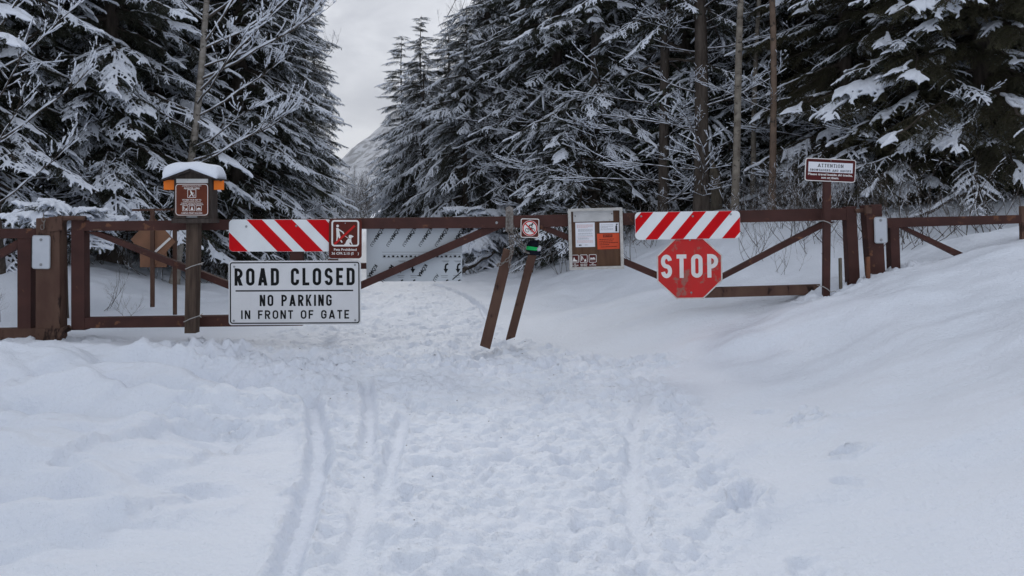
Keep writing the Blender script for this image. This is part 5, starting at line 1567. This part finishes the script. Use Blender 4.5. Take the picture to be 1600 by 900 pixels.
# ---- right side of the road
near_tree(628, 46, 12.2, 0.14, 'pointed spruce with drooping snowy tip beside the sky gap', 'drooping', 2.5, 0.4, 0.40, 7, 11, full=True, top_py=52, mix=('spruce', 0.35))
near_tree(658, 42, 13.2, 0.14, 'tall narrow spruce with a thin bare spire just right of the sky gap', 'drooping', 1.9, 0.5, 0.38, 7, 12, full=True, top_py=22, mix=('spruce', 0.4))
near_tree(700, 34, 12.2, 0.15, 'dense snowy spruce with drooping boughs third from the sky gap', 'drooping', 2.6, 0.4, 0.32, 7, 13, full=True, top_py=36, mix=('spruce', 0.4))
near_tree(662, 30, 7.2, 0.11, 'shorter drooping spruce in front of the pointed spruces right of the road', 'drooping', 2.1, 0.3, 0.32, 6, 14, full=True)
near_tree(762, 24, 13, 0.15, 'tall spruce behind the middle of the gate with layered snowy boughs', 'drooping', 2.3, 0.4, 0.30, 6, 15, mix=('spruce', 0.5))
near_tree(728, 19.5, 6.0, 0.08, 'young spruce behind the filmed panel, its low boughs heavy with snow', 'drooping', 1.7, 0.4, 0.26, 5, 16, full=True)
near_tree(815, 18.5, 13, 0.13, 'dark spruce with snow dusted boughs behind the leaning posts', 'sparse', 1.9, 0.8, 0.28, 5, 17, mix=('spruce', 0.45), dead=3, dead_to=3)
near_tree(872, 16.8, 14, 0.14, 'dark spruce behind the bulletin board with brown trunk showing', 'sparse', 1.8, 1.6, 0.28, 5, 18, mix=('spruce', 0.4), dead=4, dead_to=3)
near_tree(930, 15.0, 13, 0.12, 'spruce above the bulletin board with bright snowy bough ends', 'spruce', 1.8, 1.5, 0.30, 4, 19, mix=('clumped', 0.4), dead=5, dead_to=3, azbias=-2.0)
near_tree(1037, 13.6, 15, 0.088, 'straight dark trunk with dead snowy limbs left of the thickest trunk', 'sparse', 1.8, 3.0, 0.46, 4, 20, mix=('spruce', 0.3), dead=3, dead_to=4.6)
near_tree(1096, 12.9, 16, 0.112, 'thickest dark conifer trunk above the stop sign, dead limbs lined with snow', 'sparse', 1.9, 3.6, 0.50, 4, 21, mix=('spruce', 0.3), dead=3, dead_to=4.8)
near_tree(1132, 17.5, 15, 0.09, 'brown conifer trunk just right of the thickest trunk, deeper in', 'sparse', 1.8, 2.4, 0.36, 4, 22, mix=('spruce', 0.3), dead=4, dead_to=4.5)
near_tree(1000, 18.8, 14, 0.13, 'conifer deeper in the wood between the bulletin board and striped board', 'sparse', 1.9, 1.0, 0.32, 5, 23, mix=('spruce', 0.4), dead=3, dead_to=2)
near_tree(1252, 14.6, 14, 0.13, 'dark conifer left of the attention sign, speckled with snow', 'sparse', 1.9, 1.3, 0.30, 5, 24, mix=('spruce', 0.4), dead=4, dead_to=2.5)
near_tree(1322, 13.0, 13, 0.13, 'conifer rising behind the attention sign with snow clumped low boughs', 'heavy', 1.9, 0.7, 0.28, 5, 25, mix=('sparse', 0.4), dead=3, dead_to=1.4)
near_tree(1425, 12.2, 13, 0.15, 'big olive green conifer right of the gate with thick snow pads', 'heavy', 2.1, 0.8, 0.26, 5, 26, mix=('sparse', 0.4), azbias=-1.9, dead=3, dead_to=1.2)
near_tree(1535, 11.4, 13, 0.16, 'rightmost big olive conifer overhanging the barrier with scattered snow clumps', 'heavy', 2.2, 0.9, 0.26, 5, 27, mix=('sparse', 0.3), azbias=-1.8, dead=4, dead_to=1.3)
near_tree(1650, 12.5, 13, 0.16, 'olive conifer cut by the right edge of the picture', 'heavy', 2.2, 0.9, 0.30, 5, 28, dead=3, dead_to=1.2)
near_tree(1480, 15.5, 14, 0.16, 'dim conifer deeper behind the two big olive conifers', 'heavy', 2.1, 1.0, 0.34, 5, 29, mix=('sparse', 0.5))
near_tree(1385, 16.0, 14, 0.15, 'dim conifer deeper in the wood above the right gate post', 'sparse', 2.0, 1.0, 0.34, 5, 30, mix=('spruce', 0.4))

# saplings filling the wood's edge
rs = random.Random(505)
for j in range(17):
    px = 850 + 27 * j + rs.uniform(-12, 12); Y = rs.uniform(14.2, 17.5); hgt = rs.uniform(1.4, 3.0)
    o = near_tree(px, Y, hgt, 0.022, 'snow dusted sapling conifer at the foot of the trees behind the right gate leaf', 'spruce_short' if j % 2 else 'sparse', hgt * 0.42, 0.15, 0.19, 4, 300 + j, full=True)
    o['group'] = 'saplings behind the right gate leaf'
# aspens
def aspen(px, pxt, Y, r0, bark, label, seed, limbs=5):
    rg = random.Random(seed)
    lean = ((pxt - px) * Y / FPX) / (EYE + 330 * Y / FPX)
    bare_tree(px, Y, 12, r0, bark, label, (lean, 0), [(rg.uniform(1.5, 6), rg.uniform(0, 6.2), rg.uniform(0, 30), rg.uniform(0.5, 1.2)) for _ in range(limbs)], seed, 'aspen_tree', 'aspen', 'limb', 0.15)
aspen(1147, 1164, 11.6, 0.050, m_aspen, 'pale leaning aspen trunk rising behind the right end of the striped board', 41)
aspen(1176, 1187, 13.2, 0.040, m_aspen, 'thin grey aspen trunk in the middle between two thicker ones', 42)
aspen(1206, 1207, 11.9, 0.047, m_aspen_red, 'reddish brown aspen trunk, straight, right of the two grey aspens', 43)
x = (1118 - 800) * 13.5 / FPX
t = thing('broken_trunk', 'short broken pale brown trunk standing above the stop sign', 'stump', (x, 13.5, gz(x, 13.5) - 0.05))
mb = MB(); mb.tube([(0, 0, -0.2), (0.02, 0, 0.25), (0, 0, 0.5), (-0.02, 0, 0.72)], [0.11, 0.10, 0.095, 0.085], 10)
mb.build('trunk', m_stake, t, True)
mb = MB(); mb.tube([(-0.02, 0, 0.72), (-0.04, 0, 0.82), (-0.05, 0.01, 0.95)], [0.083, 0.05, 0.004], 7); mb.build('splinter', m_stake, t)

# ---- filler rows of the forest
rg = random.Random(77)
LBL = {0: 'snow laden conifer deep in the forest behind the nearest trees', 1: 'snow dusted dark conifer deep in the forest behind the nearest trees', 2: 'drooping snowy conifer deep in the forest behind the nearest trees', 3: 'olive dark conifer with little snow deep in the forest behind the nearest trees'}
placed = []
def free(x, y, d): return all((x - a) ** 2 + (y - b) ** 2 > d * d for a, b in placed)
def corridor_ok(x, y, m_):
    c0 = road_c(y)
    lo = -3.9 - 0.207 * (y - 15) - m_ if y > 12 else -4.6
    return not (lo < x < hi_edge(y) + m_)
def hi_edge(y): return float(np.interp(y, [10, 14, 20, 30, 46, 80, 140], [0.6, 0.3, -0.6, -3.0, -6.2, -14, -28]))
for (y0, y1, n, d) in ((15, 22, 46, 1.45), (21, 32, 56, 1.8), (31, 50, 50, 2.6), (50, 80, 44, 3.8), (80, 140, 40, 6)):
    tries = 0; k = 0
    while k < n and tries < 4000:
        tries += 1
        y = rg.uniform(y0, y1); hw = 0.72 * y + 1.5
        x = rg.uniform(-hw, hw)
        if not free(x, y, d) or not corridor_ok(x, y, 1.3 if y > 22 else 1.6): continue
        px = 800 + x / y * FPX
        if 560 < px < 640 and y < 60: continue
        placed.append((x, y)); k += 1
        kk = rg.choice([0, 1, 1, 2] if px < 1250 else [1, 3, 3, 0])
        s_ = rg.uniform(0.8, 1.25)
        if 540 < px < 745: s_ = min(s_, (EYE + (330 - np.interp(px - 45, [560, 590, 625, 650, 700], [300, 120, 75, 60, 5])) * y / FPX - gz(x, y)) / 13.0)
        if s_ < 0.3: continue
        reg = 'left of the road' if px < 560 else 'behind the filmed panel' if px < 860 else 'behind the stop sign' if px < 1240 else 'behind the attention sign'
        adj = ('snow laden', 'snow dusted dark', 'drooping snowy', 'olive dark')[kk]
        far_tree(x, y, kk, s_, rg.uniform(0, 6.28), '%s conifer deep in the forest %s' % (adj, reg), '%s forest conifers %s' % (adj, reg))
# edge trees along the road farther up, seen in the gap
far_tree(-11.2, 44, 3, 0.62, 1.0, 'brownish narrow conifer at the left side of the sky gap', None, 0.7)
far_tree(-16.2, 68, 3, 0.62, 2.0, 'small dark conifer low in the gap at the end of the road', None, 0.8)
far_tree(-15.6, 78, 2, 0.55, 3.0, 'small frosted conifer low in the gap, right of the small dark one', None, 0.9)
for j in range(9):
    y = rg.uniform(105, 150); px = 528 + 7.5 * j; x = (px - 800) * y / FPX
    s_ = (EYE + (330 - rg.uniform(262, 296)) * y / FPX - gz(x, y)) / 12.5
    far_tree(x, y, rg.choice([0, 1, 2]), s_, rg.uniform(0, 6), 'small far conifer low in the gap where the road disappears', 'small far conifers at the end of the road', 0.8)
# frosted shrubs closing the end of the road
for j, (px, Y, s) in enumerate(((545, 60, 2.2), (556, 64, 2.6), (568, 58, 2.4), (578, 52, 2.6), (535, 66, 2.2), (552, 90, 3.4), (572, 84, 3.6))):
    x = (px - 800) * Y / FPX
    t = thing('frosted_shrub', 'frosted leafless thicket shrub closing the far end of the road', 'shrub', (x, Y, gz(x, Y)), (0, 0, j), 'frosted shrubs at the far end of the road')
    for k in range(16):
        o = put_bough(t, 'twiggy', 0.0 + 0.1 * k * s * 0.4, rg.uniform(0, 6.28), R(rg.uniform(35, 80)), 1.3 * s * rg.uniform(0.5, 1), rg)

# ---- shrubs and twigs near the gate
def shrub(px, py, Y, n, l_, label, group=None, fam='twiggy', pit=(20, 80), name='bare_shrub'):
    p = at(px, py, Y); z = gz(p.x, Y)
    t = thing(name, label, 'shrub', (p.x, Y, z - 0.03), (0, 0, 0), group)
    for k in range(n): put_bough(t, fam, 0, rg.uniform(0, 6.28), R(rg.uniform(*pit)), l_ * rg.uniform(0.5, 1.1), rg, (rg.uniform(-.12, .12), rg.uniform(-.12, .12)))
    return t
for k, px in enumerate((1395, 1425, 1455, 1485, 1515, 1548, 1580, 1410)):
    shrub(px, 400, 9.2 + 0.25 * (k % 4), 6, 1.0, 'tangled leafless shrub behind the right barrier section', 'shrubs behind the right barrier section', pit=(5, 75))
for k in range(44):
    shrub(rg.uniform(1145, 1375), 400, rg.uniform(9.4, 13.2), 6, rg.uniform(0.5, 1.1), 'leafless dark shrub poking out of the snowy bank behind the right gate leaf', 'shrubs on the bank behind the right gate leaf', pit=(15, 75))
for k, (px, Y) in enumerate(((985, 12.2), (1000, 13), (1015, 12.6), (905, 14.5), (860, 15.2), (840, 14.2), (1045, 13.5), (960, 13.6), (880, 13.4), (790, 16.2), (760, 16.6), (740, 15.8), (815, 15))):
    shrub(px, 400, Y, 6, 0.9, 'leafless undergrowth shrub at the foot of the trees behind the bulletin board', 'undergrowth behind the middle of the gate', pit=(10, 75))
for k, (px, Y) in enumerate(((20, 11.2), (60, 12), (110, 12.2), (150, 12.6), (195, 12.8), (300, 13.2), (330, 13.4), (350, 14.5), (240, 12.6), (90, 11.4), (385, 15.6), (410, 16.6))):
    shrub(px, 430, Y, 7, 1.0, 'leafless undergrowth shrub in the dark below the left trees', 'undergrowth below the left trees', pit=(10, 75))
shrub(170, 480, 9.6, 4, 0.62, 'few bare twigs sticking out of the snow seen under the left brace', pit=(15, 60))
shrub(205, 482, 9.3, 3, 0.5, 'sparse bare twig lying on the snow left of the register post', pit=(5, 30))
shrub(8, 490, 8.9, 3, 0.3, 'tiny dry twigs in the snow under the left barrier section', pit=(30, 80))
shrub(1228, 455, 9.4, 5, 0.42, 'low dry twigs in the snow between stop sign and slim signpost', pit=(20, 80))
# low boughs weighed down with snow: young trees peeping over the gate beam
near_tree(104, 9.2, 1.48, 0.02, 'young snow capped fir peeping over the beam beside the thick gate post', 'snowy_low', 0.36, 1.08, 0.10, 8, 61, full=True, pitch0=2)
near_tree(742, 17.0, 2.2, 0.03, 'young snow covered fir showing above the beam right of the filmed panel', 'snowy_low', 1.1, 0.4, 0.22, 5, 62, full=True, top_py=312)

# bits of bark and needles fallen on the trodden snow
mb = MB()
for k in range(200):
    y = rg.uniform(2.4, 9.0); x = rg.uniform(-2.0, 1.6) - max(0, y - 7) * 0.2
    if tramp_mask(np.array([[x]]), np.array([[y]]))[0, 0] < 0.8 or rg.random() < 0.65: continue
    a = rg.uniform(0, PI); l_ = rg.uniform(0.003, 0.010) * (0.6 + y * 0.12); z = gz(x, y) + 0.012
    mb.box((x, y, z), (l_, 0.003, 0.003), Euler((0, rg.uniform(-.3, .3), a)).to_matrix())
o = mb.build('needle_litter', m_twig); tag(o, 'dark bits of bark and needles scattered over the trodden snow', 'litter', None, 'stuff')

# fallen logs
def log(px0, py0, px1, py1, Y, r_, label, m=None):
    a, b = at(px0, py0, Y), at(px1, py1, Y + 0.8)
    a.z = gz(a.x, a.y) + 0.08; b.z = gz(b.x, b.y) + 0.30
    t = thing('fallen_log', label, 'log', a)
    mb = MB(); n = 8
    mb.tube([(b - a) * (i / n) + Vector((0, 0, 0.02 * math.sin(i * 1.7))) for i in range(n + 1)], [r_ * (1 - 0.4 * i / n) for i in range(n + 1)], 8); mb.build('stem', m or m_bark, t, True)
    mb = MB()
    mb.tube([(b - a) * (i / n) + Vector((0, 0, r_ * 0.8 + 0.02 * math.sin(i * 1.7))) for i in range(1, n)], [r_ * 0.75 * (1 + 0.2 * math.sin(i * 2.1)) for i in range(1, n)], 6); mb.build('snow_line', m_snow, t, True)
log(722, 412, 772, 390, 15.5, 0.05, 'thin fallen log lying on the bank right of the filmed panel')
log(1140, 372, 1215, 352, 12.8, 0.05, 'snow lined fallen branch on the bank right of the stop sign')
log(1400, 372, 1545, 352, 10.2, 0.035, 'long snow lined dead branch behind the right barrier section')
# ------------------------------------------------------------------ thin winter air
hz = MB(); hz.box((0, 1370, 205), (3300, 2790, 430))
m_haze = bpy.data.materials.new('winter_air'); m_haze.use_nodes = True
_n, _l = m_haze.node_tree.nodes, m_haze.node_tree.links
_n.remove(_n['Principled BSDF'])
_v = _n.new('ShaderNodeVolumePrincipled'); _v.inputs['Color'].default_value = (0.9, 0.92, 0.96, 1); _v.inputs['Density'].default_value = 0.00028; _v.inputs['Anisotropy'].default_value = 0.2
_l.new(_v.outputs[0], [x for x in _n if x.type == 'OUTPUT_MATERIAL'][0].inputs['Volume'])
o = hz.build('haze', m_haze); o['kind'] = 'stuff'
